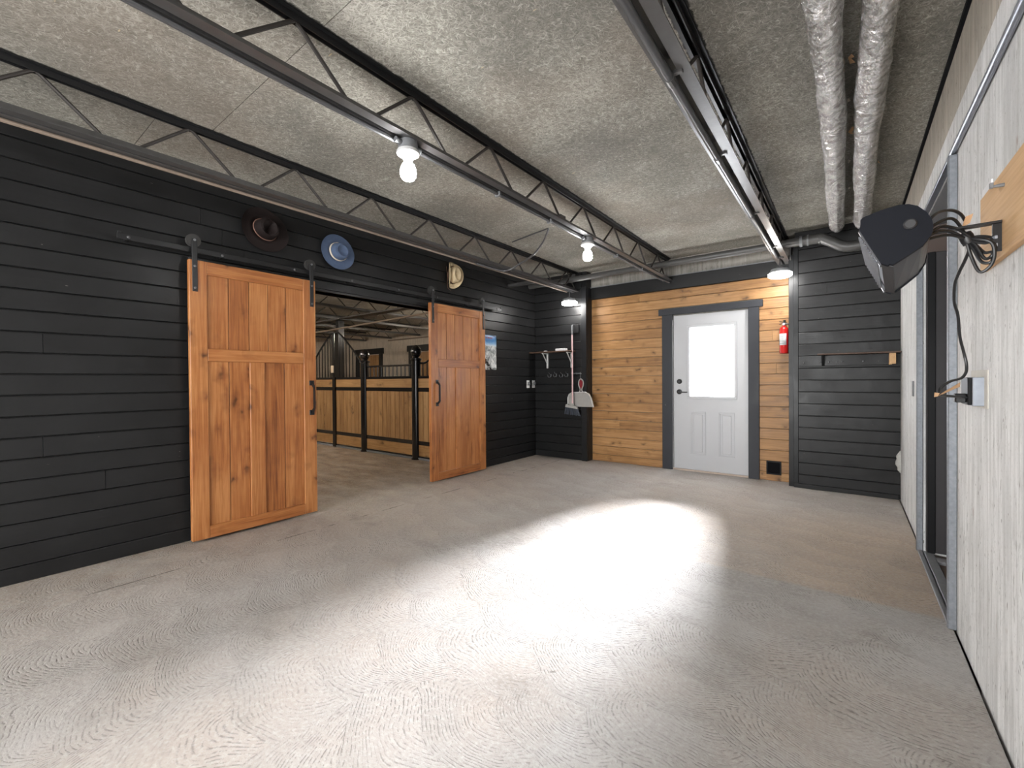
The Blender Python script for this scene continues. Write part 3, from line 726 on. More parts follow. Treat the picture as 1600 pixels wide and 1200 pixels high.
def disc_lamp(x, y, z, label, watts=3):
    t = thing('disc_lamp', label, 'lamp', (x, y, z), 'flat round lamps by the far wall')
    MB().lathe([(.001, z+.085), (.02, z+.085), (.05, z+.07), (.085, z+.062), (.100, z+.02), (.001, z+.02)], (x, y, 0), (0, 0, 1), 24).build('housing', M['greysteel'], t, True)
    MB().lathe([(.100, z+.02), (.112, z+.014), (.110, z-.016), (.09, z-.026), (.001, z-.026)], (x, y, 0), (0, 0, 1), 28).build('diffuser', M['lens'], t, True)
    MB().tube([(x, y, z+.085), (x, y, 2.498)], .006, 8).build('stem', M['cond'], t, True)
    MB().lathe([(.035, 2.485), (.035, 2.4985), (.001, 2.4985)], (x, y, 0), (0, 0, 1), 14).build('canopy', M['greysteel'], t)
    l = bpy.data.lights.new('disc_light', 'POINT'); l.energy = watts; l.shadow_soft_size = .06; l.color = (1, .97, .93)
    o = bpy.data.objects.new('disc_light', l); COL.objects.link(o); o.parent = t; o.location = (0, 0, -.1)
disc_lamp(JX[2], 5.58, 2.315, 'flat round lit lamp above the broom and corner shelf')
disc_lamp(JX[0], 5.50, 2.31, 'flat round lit lamp above the fire extinguisher', 2)
def barn_fill_bulb(x, y, watts, lab):  # added bulbs, kept out of sight, that brighten the barn
    t = thing('barn_fill_bulb', lab, 'lamp', (x, y, 2.44), 'added fill bulbs over the barn')
    MB().lathe([(.001, 2.499), (.05, 2.499), (.05, 2.46), (.02, 2.44), (.001, 2.44)], (x, y, 0), (0, 0, 1), 14).build('lampholder', M['porc'], t, True)
    MB().lathe([(.012, 2.442), (.031, 2.40), (.031, 2.37), (.012, 2.35), (.001, 2.349)], (x, y, 0), (0, 0, 1), 14).build('bulb', M['bulb'], t, True)
    l = bpy.data.lights.new('barn_fill_light', 'POINT'); l.energy = watts; l.shadow_soft_size = .036; l.color = (1, .88, .72)
    o = bpy.data.objects.new('barn_fill_light', l); COL.objects.link(o); o.parent = t; o.location = (0, 0, -.06)
for a_ in ((-5.86, 1.6, 170, 'added unseen bulb over the barn aisle, nearest the sliding doors'), (-7.18, 2.6, 200, 'added unseen bulb over the barn aisle in front of the stall partitions'),
           (-9.82, 2.2, 150, 'added unseen bulb over the barn aisle, far from the sliding doors'), (-12.46, 4.0, 170, 'added unseen bulb at the far left end of the barn'),
           (-7.18, 7.6, 150, 'added unseen bulb over the stalls by the barn back wall'), (-5.86, 6.6, 100, 'added unseen bulb over the stalls, behind the far sliding door')): barn_fill_bulb(*a_)

# ------------------------------------------------------------------ foil ducts and pipes at the ceiling
def duct(cx, ya, yb, r, label, sd):
    rnd = random.Random(sd); n = 22; m = MB(); ys = []; y = ya
    while y < yb: ys.append(y); y += .022
    ph = [rnd.uniform(0, 6.28) for _ in range(8)]
    vs = []; fs = []
    for i, yy in enumerate(ys):
        sag = .010*math.sin(yy*2.1+ph[0]); rr0 = r*(1+.05*math.sin(yy*5.3+ph[1])); sx = .008*math.sin(yy*1.7+ph[2])
        if yy > yb-.12: rr0 *= 1-.25*(yy-(yb-.12))/.12
        for k in range(n):
            a = 2*math.pi*k/n
            rr = rr0*(1+.045*math.sin(3*a+yy*9+ph[3])*math.sin(yy*23+ph[4])+.05*rnd.uniform(-1, 1))
            vs.append((cx+sx+rr*math.cos(a), yy, CZ-.012-r+sag*.5+rr*math.sin(a)*.96-.012))
    N = len(ys)
    for i in range(N-1):
        for k in range(n): fs.append((i*n+k, i*n+(k+1) % n, (i+1)*n+(k+1) % n, (i+1)*n+k))
    m.add(vs, fs)
    t = thing('foil_duct', label, 'duct', (cx, (ya+yb)/2, CZ-.07), 'foil wrapped ducts under the ceiling')
    sk = m.build('foil_sleeve', M['foil'], t, True)
    y = ya+.3
    while y < yb:
        MB().lathe([(r*1.09, -.006), (r*1.11, -.002), (r*1.11, .002), (r*1.09, .006)], (cx, y, CZ-.024-r), (0, 1, 0), 20).build('tie_wire', M['greysteel'], t, True) if False else None
        y += .8
    return t
duct(-.079, -2.9, 5.50, .062, 'crinkled silver foil duct, left of the ceiling pair', 3)
duct(.100, -2.9, 5.50, .064, 'crinkled silver foil duct, right of the ceiling pair, nearer the concrete wall', 5)
# torn paper scraps along the left duct
for i, (x, y, s) in enumerate([(.0, 2.75, .05), (.0, 3.15, .035), (.005, 3.55, .05), (.0, 4.05, .035), (.175, 4.2, .025), (.0, 4.6, .03)]):
    mb = MB(); a = random.Random(i)
    pts = [(x+a.uniform(-.2, .6)*s*.6, y+s*(k/3-.5)*1.5+a.uniform(-.1, .1)*s, CZ-.004-a.uniform(.0, .5)*s) for k in range(4)]
    q = [(p[0]+s*.35*a.uniform(.4, 1), p[1]+.2*s, p[2]-s*.3*a.uniform(.1, 1)) for p in pts]
    mb.prism([pts[0], pts[1], q[1], q[0]], [tuple(Vector(p)+Vector((0, 0, .001))) for p in (pts[0], pts[1], q[1], q[0])])
    mb.prism([pts[1], pts[3], q[2], q[1]], [tuple(Vector(p)+Vector((0, 0, .001))) for p in (pts[1], pts[3], q[2], q[1])])
    tag(mb.build('paper_scrap', M['paper'] if i % 2 == 0 else M['cream']), ('largest torn brown paper scrap beside the left foil duct, nearest us', 'pale torn paper scrap beside the left foil duct, second from us', 'torn brown paper scrap beside the left foil duct, third from us', 'pale torn paper scrap beside the left foil duct, fourth from us', 'torn brown paper scrap at the right side of the right foil duct', 'torn paper scrap beside the left foil duct, nearest the far wall')[i], 'paper scrap', 'torn paper scraps beside the ducts')
# drain pipe running along the far wall
yp = 5.60
pp = thing('drain_pipe', 'dark grey plastic pipe along the far wall under the ceiling, with an offset bend', 'pipe', (-1.5, yp, 2.65))
MB().tube([(L+.01, yp, 2.655), (-.50, yp, 2.655)], .040, 14).build('long_run', M['pvc'], pp, True)
MB().tube([(-.52, yp, 2.655), (-.50, yp, 2.655), (-.36, yp, 2.655)], [.046, .046, .046], 14).build('coupling', M['pvc'], pp, True)
b_ = smooth_path([(-.36, yp, 2.655), (-.26, yp, 2.655), (-.20, yp-.005, 2.64), (-.06, yp-.01, 2.545), (.0, yp-.01, 2.523), (.08, yp-.01, 2.52), (R-.005, yp-.01, 2.52)], 5)
MB().tube(b_, .052, 14).build('offset_bend', M['pvc'], pp, True)
for a, b, r in ((-.41, -.385, .058), (-.345, -.33, .058)): MB().tube([(a, yp, 2.655), (b, yp, 2.655)], r, 16).build('hose_clamp', M['greysteel'], pp, True)
MB().tube([(-.235, yp, 2.648), (-.215, yp-.003, 2.643)], .0545, 14).tube([(.02, yp-.01, 2.522), (.04, yp-.01, 2.52)], .0545, 14).tube([(-.03, yp-.01, 2.53), (-.015, yp-.01, 2.526)], .0545, 14).build('collar', M['pvc'], pp, True)
# angle bracket plates at the joist ends
for x in JX[:1]:
    tag(MB().cbox(x+.07, Y2-.02, 2.5, x+.085, Y-.06, 2.66, .002).build('steel_plate', M['jst']), 'small dark steel plate hanging at the far end of the joist by the ducts', 'plate')
tag(MB().cbox(L+.01, 5.05, 2.56, -3.29, 5.12, 2.60, .003).build('steel_strap', M['jst']), 'flat dark steel strap bridging from the black wall to the end of the hat-side joist', 'strap')
# conduit on the right wall
tag(MB().tube([(R-.014, -2.9, 2.262), (R-.014, 3.0, 2.262)], .0135, 10).build('conduit', M['galv'], None, True), 'bright galvanised conduit running up the right concrete wall to the steel doorway', 'conduit')

# ------------------------------------------------------------------ hats on the left wall
def hat(name_label, cy, cz, a, b, crown, mats, tilt, depth, brim_curl, lean=(0, 0), band_r=1.0, cord=False, cat_r=.5, snap=False):
    """hat hung by its opening: brim against the wall, crown towards the room (+x)"""
    fm, bm_ = mats
    t = thing('hat', name_label, 'hat', (L, cy, cz), 'hats hung over the sliding doors')
    n = 36; rings = []
    def P(u, v, h): # local brim plane (u along y, v along z), h out from the wall
        c, s = math.cos(tilt), math.sin(tilt)
        return Vector((L+.012+h+lean[0]*u+lean[1]*v, cy+u*c-v*s, cz+u*s+v*c))
    # brim outer to inner, then crown
    prof = [(1.0, 0), (1.0, .003), (.85, .000), (.68, .001), (.56, .006)]
    vs = []; fs = []
    ca, cb = crown
    for q, (f_, h) in enumerate(prof):
        for k in range(n):
            th = 2*math.pi*k/n; e = f_**2
            ru, rv = a*f_, b*f_
            if f_ < .6: ru, rv = ca, cb
            hh = h+brim_curl*abs(math.cos(th))**2*max(0, f_-.55)**1.3*2.2
            vs.append(P(ru*math.cos(th), rv*math.sin(th), hh+.012))
    crownp = [(1.0, .0), (.96, depth*.35), (.90, depth*.75), (.80, depth*.95), (.62, depth), (.3, depth*.9), (.02, depth*.84)]
    base = len(prof)
    for f_, h in crownp[1:]:
        for k in range(n):
            th = 2*math.pi*k/n
            dip = 0
            if f_ < .85: dip = -.35*depth*max(0, 1-abs(math.cos(th)*f_)/.35)*(1 if snap is False else .3)*(f_ < .7) if snap is not None else 0
            if snap is None: dip = (.0 if f_ > .55 else -.012)
            vs.append(P(ca*f_*math.cos(th), cb*f_*math.sin(th), h+.018+dip))
    NR = base+len(crownp)-1
    for i in range(NR-1):
        for k in range(n): fs.append((i*n+k, i*n+(k+1) % n, (i+1)*n+(k+1) % n, (i+1)*n+k))
    fs.append(tuple((NR-1)*n+k for k in range(n)))
    mcr = MB(); mcr.add(vs[(base-1)*n:], [tuple(x-(base-1)*n for x in f) for f in fs if min(f) >= (base-1)*n])
    mbr = MB(); mbr.add(vs[:base*n], [f for f in fs if max(f) < base*n])
    br = mbr.build('brim', fm, t, True); so_ = br.modifiers.new('thick', 'SOLIDIFY'); so_.thickness = .004
    mcr.build('crown', fm, t, True)
    h0 = .020; w_ = .020 if not cord else .005
    bd = MB(); bv = []; bf = []
    for q, (hh, ff) in enumerate(((h0, 1.02), (h0+w_, 1.0), (h0+w_, 1.04), (h0, 1.06))):
        for k in range(n):
            th = 2*math.pi*k/n; bv.append(P(ca*ff*math.cos(th), cb*ff*math.sin(th), hh))
    for i in range(4):
        for k in range(n): bf.append((i*n+k, i*n+(k+1) % n, ((i+1) % 4)*n+(k+1) % n, ((i+1) % 4)*n+k))
    bd.add(bv, bf); bd.build('band', bm_, t, True)
    return t
hat('dark brown leather hat with a thin tan cord, leftmost on the wall', 1.685, 2.490, .192, .175, (.095, .080), (M['brownfelt'], M['browntrim']), -.5, .10, .035, (0, 0), cord=True)
hat('grey-blue felt hat with a cream band, middle one on the wall', 2.355, 2.455, .175, .163, (.088, .082), (M['bluefelt'], M['cream']), -.35, .085, .012, (0, 0), snap=None)
# straw cowboy hat seen from its side: strongly rolled brim
t = thing('hat', 'small cream straw western hat with rolled brim, hung above the far sliding door', 'hat', (L, 3.93, 2.52), 'hats hung over the sliding doors')
n = 30; vs = []; fs = []; cyh, czh = 3.90, 2.515
for q, f_ in enumerate((1, .85, .7, .55)):
    for k in range(n):
        th = 2*math.pi*k/n; u = .16*f_*math.cos(th); v = .165*f_*math.sin(th)
        roll = .10*max(0, abs(u)-.055)/.105
        vs.append((L+.02+.55*max(0, abs(u)-.05)+roll*.35, cyh+u*(1-.28*abs(u)/.16), czh+v))
for i in range(3):
    for k in range(n): fs.append((i*n+k, i*n+(k+1) % n, (i+1)*n+(k+1) % n, (i+1)*n+k))
b_ = MB().add(vs, fs).build('brim', M['straw'], t, True); b_.modifiers.new('thick', 'SOLIDIFY').thickness = .004
vs = []; fs = []
cp = [(1, 0), (.95, .04), (.88, .085), (.74, .105), (.5, .100), (.2, .075), (.02, .07)]
for q, (f_, h) in enumerate(cp):
    for k in range(n):
        th = 2*math.pi*k/n
        vs.append((L+.024+h, cyh+.075*f_*math.cos(th), czh+.105*f_*math.sin(th)))
for i in range(len(cp)-1):
    for k in range(n): fs.append((i*n+k, i*n+(k+1) % n, (i+1)*n+(k+1) % n, (i+1)*n+k))
MB().add(vs, fs).build('crown', M['straw'], t, True)
MB().lathe([(1.02, .004), (1.05, .004), (1.03, .022), (1.0, .022)], (L+.024, cyh, czh), (1, 0, 0), n, .105, .075).build('band', M['hatdark'], t, True)
MB().tube(smooth_path([(L+.03, cyh-.10, czh+.09), (L+.06, cyh-.11, czh-.06), (L+.05, cyh-.10, czh-.17), (L+.03, cyh-.02, czh-.19)], 5), .003, 6).build('chin_cord', M['hatdark'], t, True)

# ------------------------------------------------------------------ poster
ps = thing('poster', 'narrow poster of a snowy mountain under a blue sky beside the far sliding door', 'poster', (L, 4.62, 1.34))
m = MB(); N = 14; vs = []; fs = []
for j in range(N+1):
    for i in range(7):
        yy = 4.44+(.345 if j > 3 else .335)*i/6; zz = 1.345+.485*j/N
        vs.append((L+.004+.006*math.sin(i*1.1+j*.7)*(.4+.6*(j < 5))+(.02 if (i == 6 and j < 3) else 0), yy-(.02 if (j < 3 and i == 6) else 0), zz))
for j in range(N):
    for i in range(6): fs.append((j*7+i, j*7+i+1, (j+1)*7+i+1, (j+1)*7+i))
ob = m.add(vs, fs).build('print', M['poster'], ps, True); ob.modifiers.new('thick', 'SOLIDIFY').thickness = .001
mk = MB()
for i, (a, b) in enumerate([(4.56, .018), (4.60, .022), (4.635, .02), (4.67, .016)]): mk.cbox(L+.0125, a, 1.778, L+.0135, a+b, 1.795+.004*(i % 2), .0003)
mk.build('red_heading', plain('red_print', (.45, .10, .10), .4))
bpy.data.objects['red_heading'].parent = ps; bpy.data.objects['red_heading'].location = -ps.location

# ------------------------------------------------------------------ outlets, corner shelf, hooks, broom, dustpan
def outlet(y, label):
    t = thing('wall_outlet', label, 'outlet', (L, y, 1.137), 'white outlets in the black corner')
    MB().cbox(L, y-.037, 1.075, L+.008, y+.037, 1.195, .003).build('cover_plate', M['whitep'], t)
    MB().cbox(L+.008, y-.016, 1.12, L+.038, y+.022, 1.165, .006).build('plug', M['greysteel'], t)
    MB().tube(smooth_path([(L+.035, y, 1.14), (L+.05, y+.02, 1.12), (L+.035, y+.03, 1.09), (L+.012, y+.03, 1.08)], 4), .003, 6).build('cord', M['cord'], t, True)
outlet(5.555, 'white outlet with a dark plug on the black wall, farther from the corner')
outlet(5.705, 'white outlet right in the corner of the black wall')
sh = thing('wall_shelf', 'dark shelf on white brackets in the black corner above the hooks', 'shelf', (-3.55, Y3, 1.6))
MB().cbox(L+.0, Y3-.17, 1.612, -3.22, Y3-.001, 1.632, .003).build('board', M['shelfwood'], sh)
for x in (-3.72, -3.29):
    MB().cbox(x-.012, Y3-.15, 1.598, x+.012, Y3-.001, 1.611, .002).cbox(x-.014, Y3-.014, 1.38, x+.014, Y3-.001, 1.598, .002).prism([(x-.004, Y3-.014, 1.44), (x-.004, Y3-.014, 1.47), (x-.004, Y3-.125, 1.598), (x-.004, Y3-.145, 1.598)], [(x+.004, Y3-.014, 1.44), (x+.004, Y3-.014, 1.47), (x+.004, Y3-.125, 1.598), (x+.004, Y3-.145, 1.598)]).build('bracket', M['whitep'], sh)
tag(MB().cbox(-3.50, Y3-.13, 1.6335, -3.34, Y3-.04, 1.668, .003).build('small_box', M['wpaper']), 'small white cardboard box on the corner shelf', 'box')
lump = MB().lathe([(.001, 0), (.03, .002), (.032, .010), (.018, .017), (.001, .019)], (-3.70, Y3-.09, 1.632), (0, 0, 1), 12, 1, .7).build('cloth', M['wpaper'], None, True)
tag(lump, 'small crumpled white cloth on the corner shelf', 'cloth')
def hook(x, z, label, grp='wire coat hooks under the corner shelf', y=None, mat='greysteel', par=None):
    y = Y3 if y is None else y
    m = MB().cbox(x-.008, y-.004, z-.02, x+.008, y, z+.02, .001)
    for s in (-1, 1): m.tube(smooth_path([(x, y-.004, z-.008), (x+s*.012, y-.03, z-.03), (x+s*.022, y-.05, z-.022), (x+s*.028, y-.052, z+.006)], 4), .0032, 6)
    m.tube(smooth_path([(x, y-.004, z+.01), (x, y-.04, z+.02), (x, y-.065, z+.045)], 4), .0032, 6)
    return tag(m.build('coat_hook', M[mat], None, True), label, 'hook', grp)
hook(-3.66, 1.27, 'double wire coat hook under the corner shelf, nearest the corner')
hook(-3.56, 1.275, 'double wire coat hook under the corner shelf, second from the corner')
hook(-3.45, 1.27, 'double wire coat hook under the corner shelf, third from the corner')
hook(-3.36, 1.275, 'double wire coat hook under the corner shelf, fourth from the corner')
hr = MB().cbox(-3.30, Y3-.006, 1.285, -3.10, Y3-.0, 1.300, .002)
for x in (-3.27, -3.19, -3.12): hr.tube(smooth_path([(x, Y3-.006, 1.292), (x, Y3-.045, 1.282), (x, Y3-.055, 1.31)], 4), .0035, 6)
tag(hr.build('hook_rail', M['greysteel'], None, True), 'small steel hook rail holding the dustpan beside the orange wall', 'hook rail')
br = thing('broom', 'upright broom with a pale red pole hung over the dustpan', 'broom', (-3.22, Y3-.06, .70))
bx, by = -3.225, Y3-.100
MB().tube([(bx, by, .80), (bx, by, 1.86)], .0115, 10).build('pole', M['pink'], br, True)
MB().tube([(bx, by, 1.86), (bx, by, 2.0)], .012, 10).build('pole_tip', M['greysteel'], br, True)
MB().tube(smooth_path([(bx, by, 1.99), (bx, by+.01, 2.01), (bx, by+.096, 2.005)], 4), .004, 6).build('hang_loop', M['greysteel'], br, True)
MB().prism([(bx-.115, by-.02, .795), (bx+.085, by-.02, .77), (bx+.075, by-.018, .80), (bx+.02, by-.014, .815), (bx+.01, by-.012, .85), (bx-.012, by-.012, .85), (bx-.03, by-.014, .82), (bx-.105, by-.018, .835)],
           [(bx-.115, by+.02, .795), (bx+.085, by+.02, .77), (bx+.075, by+.018, .80), (bx+.02, by+.014, .815), (bx+.01, by+.012, .85), (bx-.012, by+.012, .85), (bx-.03, by+.014, .82), (bx-.105, by+.018, .835)]).build('head_cap', M['dust'], br)
m = MB(); rr = random.Random(4)
for i in range(60):
    a = i/59; x = bx-.11+.19*a; m.bar((x, by+rr.uniform(-.015, .015), .80-.025*a), (x-.02+.06*a+rr.uniform(-.004, .004), by+rr.uniform(-.025, .025), .695-.02*a+rr.uniform(-.01, .01)), .004, .008)
o = m.build('bristles', M['bristle'], br); o['kind'] = 'stuff'
dp = thing('dustpan', 'pale grey dustpan with a dark red looped handle, hung beside the orange wall', 'dustpan', (-3.13, Y3-.03, .83))
A = [(-3.335, .80), (-3.335, .93), (-3.31, .985), (-3.26, 1.01), (-3.05, 1.02), (-2.985, .99), (-2.95, .93), (-2.915, .80)]
yb_ = Y3-.024
MB().prism([(x, yb_, z) for x, z in A], [(x, yb_-.004, z) for x, z in A]).build('pan', M['dust'], dp)
rim = MB(); top = [(-3.335, .80)]+A[1:]
for i in range(len(A)-1):
    p, q = A[i], A[i+1]
    if i < 7: rim.bar((p[0], yb_-.018, p[1]), (q[0], yb_-.018, q[1]), .030, .007, (0, 0, 1) if abs(p[0]-q[0]) > .03 else (1, 0, 0))
rim.build('raised_rim', M['whitep'], dp)
MB().tube(smooth_path([(-3.16, yb_-.012, 1.0), (-3.13, yb_-.014, 1.05), (-3.155, yb_-.014, 1.12), (-3.15, yb_-.014, 1.18), (-3.12, yb_-.014, 1.21), (-3.085, yb_-.014, 1.18), (-3.08, yb_-.014, 1.12), (-3.105, yb_-.014, 1.05), (-3.07, yb_-.012, 1.0)], 4), .008, 8).build('handle', M['dust'], dp, True)
MB().prism([(-3.14, yb_-.008, 1.07), (-3.145, yb_-.008, 1.17), (-3.12, yb_-.008, 1.20), (-3.09, yb_-.008, 1.17), (-3.10, yb_-.008, 1.07)], [(-3.14, yb_-.014, 1.07), (-3.145, yb_-.014, 1.17), (-3.12, yb_-.014, 1.20), (-3.09, yb_-.014, 1.17), (-3.10, yb_-.014, 1.07)]).build('handle_grip', M['lip'], dp)
MB().tube(smooth_path([(-3.12, yb_-.014, 1.20), (-3.125, yb_-.022, 1.25), (-3.12, yb_-.02, 1.29)], 4), .003, 6).build('hang_loop', M['greysteel'], dp, True)

# ------------------------------------------------------------------ fire extinguisher
fe = thing('fire_extinguisher', 'small red fire extinguisher with a white label hung on the orange wall', 'extinguisher', (-.578, Y, 1.48))
ex, ey = -.580, Y-.058
MB().lathe([(.001, 1.478), (.036, 1.480), (.044, 1.492), (.045, 1.74), (.040, 1.768), (.024, 1.785), (.016, 1.79), (.016, 1.80), (.001, 1.80)], (ex, ey, 0), (0, 0, 1), 24).build('cylinder', M['red'], fe, True)
vs = []; fs = []
for j, z in enumerate((1.575, 1.705)):
    for i in range(10):
        a = R_(195+i*12.5); vs.append((ex+.0458*math.cos(a), ey+.0458*math.sin(a), z))
for i in range(9): fs.append((i, i+1, 11+i, 10+i))
lb = MB().add(vs, fs).build('paper_label', M['wpaper'], fe, True); lb.modifiers.new('t', 'SOLIDIFY').thickness = .0006; lb['label'] = 'white printed label'
m = MB()
for z in (1.685, 1.665, 1.64, 1.62, 1.59):
    vs = []
    for i in range(5):
        a = R_(222+i*12); vs += [(ex+.0466*math.cos(a), ey+.0466*math.sin(a), z), (ex+.0466*math.cos(a), ey+.0466*math.sin(a), z+.006)]
    m.add(vs, [(2*i, 2*i+2, 2*i+3, 2*i+1) for i in range(4)])
m.build('label_print', plain('grey_print', (.30, .40, .36), .6), fe)
MB().tube([(ex, ey, 1.80), (ex, ey, 1.826)], .012, 10).lathe([(.001, -.012), (.013, -.012), (.013, .0)], (ex-.0, ey-.010, 1.815), (0, 1, 0), 12).build('valve', M['galv'], fe, True)
MB().bar((ex-.045, ey-.01, 1.845), (ex+.03, ey, 1.832), .02, .006).bar((ex-.045, ey-.012, 1.812), (ex+.0, ey, 1.828), .018, .006).lathe([(.001, 1.83), (.012, 1.83), (.012, 1.86), (.001, 1.862)], (ex+.005, ey, 0), (0, 0, 1), 10).build('lever', M['track'], fe, True)
MB().tube(smooth_path([(ex+.01, ey, 1.815), (ex+.045, ey+.0, 1.81), (ex+.050, ey+.01, 1.76), (ex+.050, ey+.012, 1.62), (ex+.048, ey+.01, 1.56)], 4), .007, 8).build('hose', M['cord'], fe, True)
MB().cbox(ex-.012, ey+.044, 1.55, ex+.012, Y, 1.83, .002).build('wall_hanger', M['track'], fe)

# ------------------------------------------------------------------ right hand shelf with peg board
ps2 = thing('wall_shelf', 'brown shelf on a black hook board on the right black section', 'shelf', (.08, Y2, 1.44))
MB().cbox(-.255, Y2-.14, 1.437, R-.004, Y2-.019, 1.452, .003).build('board', M['shelfwood'], ps2)
MB().cbox(-.425, Y2-.019, 1.325, .36, Y2-.001, 1.436, .003).build('hook_board', M['bpX'], ps2)
for x, mt in ((-.21, 'bpZ'), (.33, 'plyY')):
    MB().prism([(x-.012, Y2-.020, 1.436), (x-.012, Y2-.125, 1.436), (x-.012, Y2-.105, 1.41), (x-.012, Y2-.020, 1.325)], [(x+.012, Y2-.020, 1.436), (x+.012, Y2-.125, 1.436), (x+.012, Y2-.105, 1.41), (x+.012, Y2-.020, 1.325)]).build('bracket', M[mt], ps2)
MB().cbox(.315, Y2-.13, 1.33, .365, Y2-.122, 1.436, .002).build('bracket_face', M['plyY'], ps2)
for x in (-.38, -.235, -.16, -.09, -.05, .12):
    MB().lathe([(.007, 0), (.004, .012), (.006, .022), (.001, .024)], (x, Y2-.019, 1.365), (0, -1, 0), 8).build('peg', M['greysteel'], ps2, True)

# ------------------------------------------------------------------ plywood board, heater, socket on the right wall
pb = thing('plywood_board', 'tan plywood mounting board on the right concrete wall behind the black heater', 'board', (R, 2.0, 1.58))
MB().cbox(R-.020, 1.35, 1.585, R-.0005, 2.345, 1.852, .002).build('panel', M['plyY'], pb)
MB().lathe([(.006, 0), (.006, .012), (.003, .03), (.001, .031)], (R-.02, 2.03, 1.80), (-1, 0, 0), 8).cbox(R-.052, 2.024, 1.795, R-.044, 2.036, 1.812, .001).build('screw_eye', M['greysteel'], pb, True)
tag(MB().cbox(R-.006, 2.27, 1.853, R-.0005, 2.40, 1.90, .001).cbox(R-.006, 2.352, 1.80, R-.0005, 2.40, 1.853, .001).build('white_card', M['wpaper']), 'small white card tucked behind the top corner of the plywood board', 'card')
ht = thing('heater', 'black wedge shaped fan heater hung from a steel bracket on the right wall', 'heater', (.3, 2.0, 1.6))
FR = [(.033, 1.733), (.041, 1.740), (.084, 1.753), (.129, 1.760), (.155, 1.757), (.176, 1.746), (.197, 1.722), (.209, 1.697), (.213, 1.674), (.210, 1.652), (.200, 1.635), (.189, 1.618), (.155, 1.594), (.117, 1.569), (.108, 1.572), (.104, 1.568), (.087, 1.578), (.081, 1.591), (.030, 1.702), (.034, 1.717)]
y0h, y1h = 1.90, 2.10
def offp(x, z, s):   # section s (0 front .. 1 back); the body tapers and dips towards the back
    k = (.213-x)/.18
    return (x+(.005+.022*k)*s, y0h+(y1h-y0h)*s, z-(.055+.02*k)*s)
def sect(s, sc=1.0, c=(.13, 1.67)): return [offp(c[0]+(x-c[0])*sc, c[1]+(z-c[1])*sc, s) for x, z in FR]
MB().prism(sect(0), sect(.045)).build('side_panel', M['heatblk'], ht); MB().prism(sect(.97), sect(1.0)).build('side_panel', M['heatblk'], ht)
MB().prism(sect(.045, .955), sect(.97, .955)).build('casing', M['heatgrey'], ht)
# louvred outlet on the sloping face between (.030,1.702) and (.087,1.578)
for i in range(9):
    a = (i+.5)/9; x = .034+(.082-.034)*a; z = 1.695+(1.592-1.695)*a
    p, q = Vector(offp(x-.007, z-.004, .08)), Vector(offp(x-.007, z-.004, .93))
    MB().bar(p, q, .0075, .003, (.3, 0, 1)).build('louvre', M['galv'], ht)
for s0, s1 in ((.045, .10), (.90, .97)):
    MB().prism([offp(.026, 1.700, s0), offp(.083, 1.575, s0), offp(.09, 1.58, s0), offp(.034, 1.705, s0)], [offp(.026, 1.700, s1), offp(.083, 1.575, s1), offp(.09, 1.58, s1), offp(.034, 1.705, s1)]).build('outlet_edge', M['heatgrey'], ht)
MB().prism([offp(.087, 1.578, .045), offp(.117, 1.566, .045), offp(.117, 1.572, .045), offp(.09, 1.584, .045)], [offp(.087, 1.578, .97), offp(.117, 1.566, .97), offp(.117, 1.572, .97), offp(.09, 1.584, .97)]).build('outlet_lip', M['heatgrey'], ht)
MB().lathe([(.001, -.010), (.013, -.010), (.017, -.006), (.0175, 0)], (.158, y0h, 1.691), (0, 1, 0), 20).build('pivot_knob', plain('dark_knob', (.03, .03, .032), .35), ht, True)
MB().bar((.200, 2.06, 1.690), (R-.022, 2.06, 1.692), .030, .007).bar((R-.026, 2.06, 1.695), (R-.026, 2.06, 1.60), .030, .008, (0, 1, 0)).build('bracket_arm', M['track'], ht)
for zz in (1.62, 1.645): MB().lathe([(.009, 0), (.009, .006), (.004, .012)], (R-.030, 2.06, zz), (-1, 0, 0), 6).build('bolt', M['galv'], ht)
MB().cbox(.170, 2.02, 1.655, .215, 2.09, 1.705, .004).build('terminal_box', M['blackpl'], ht)
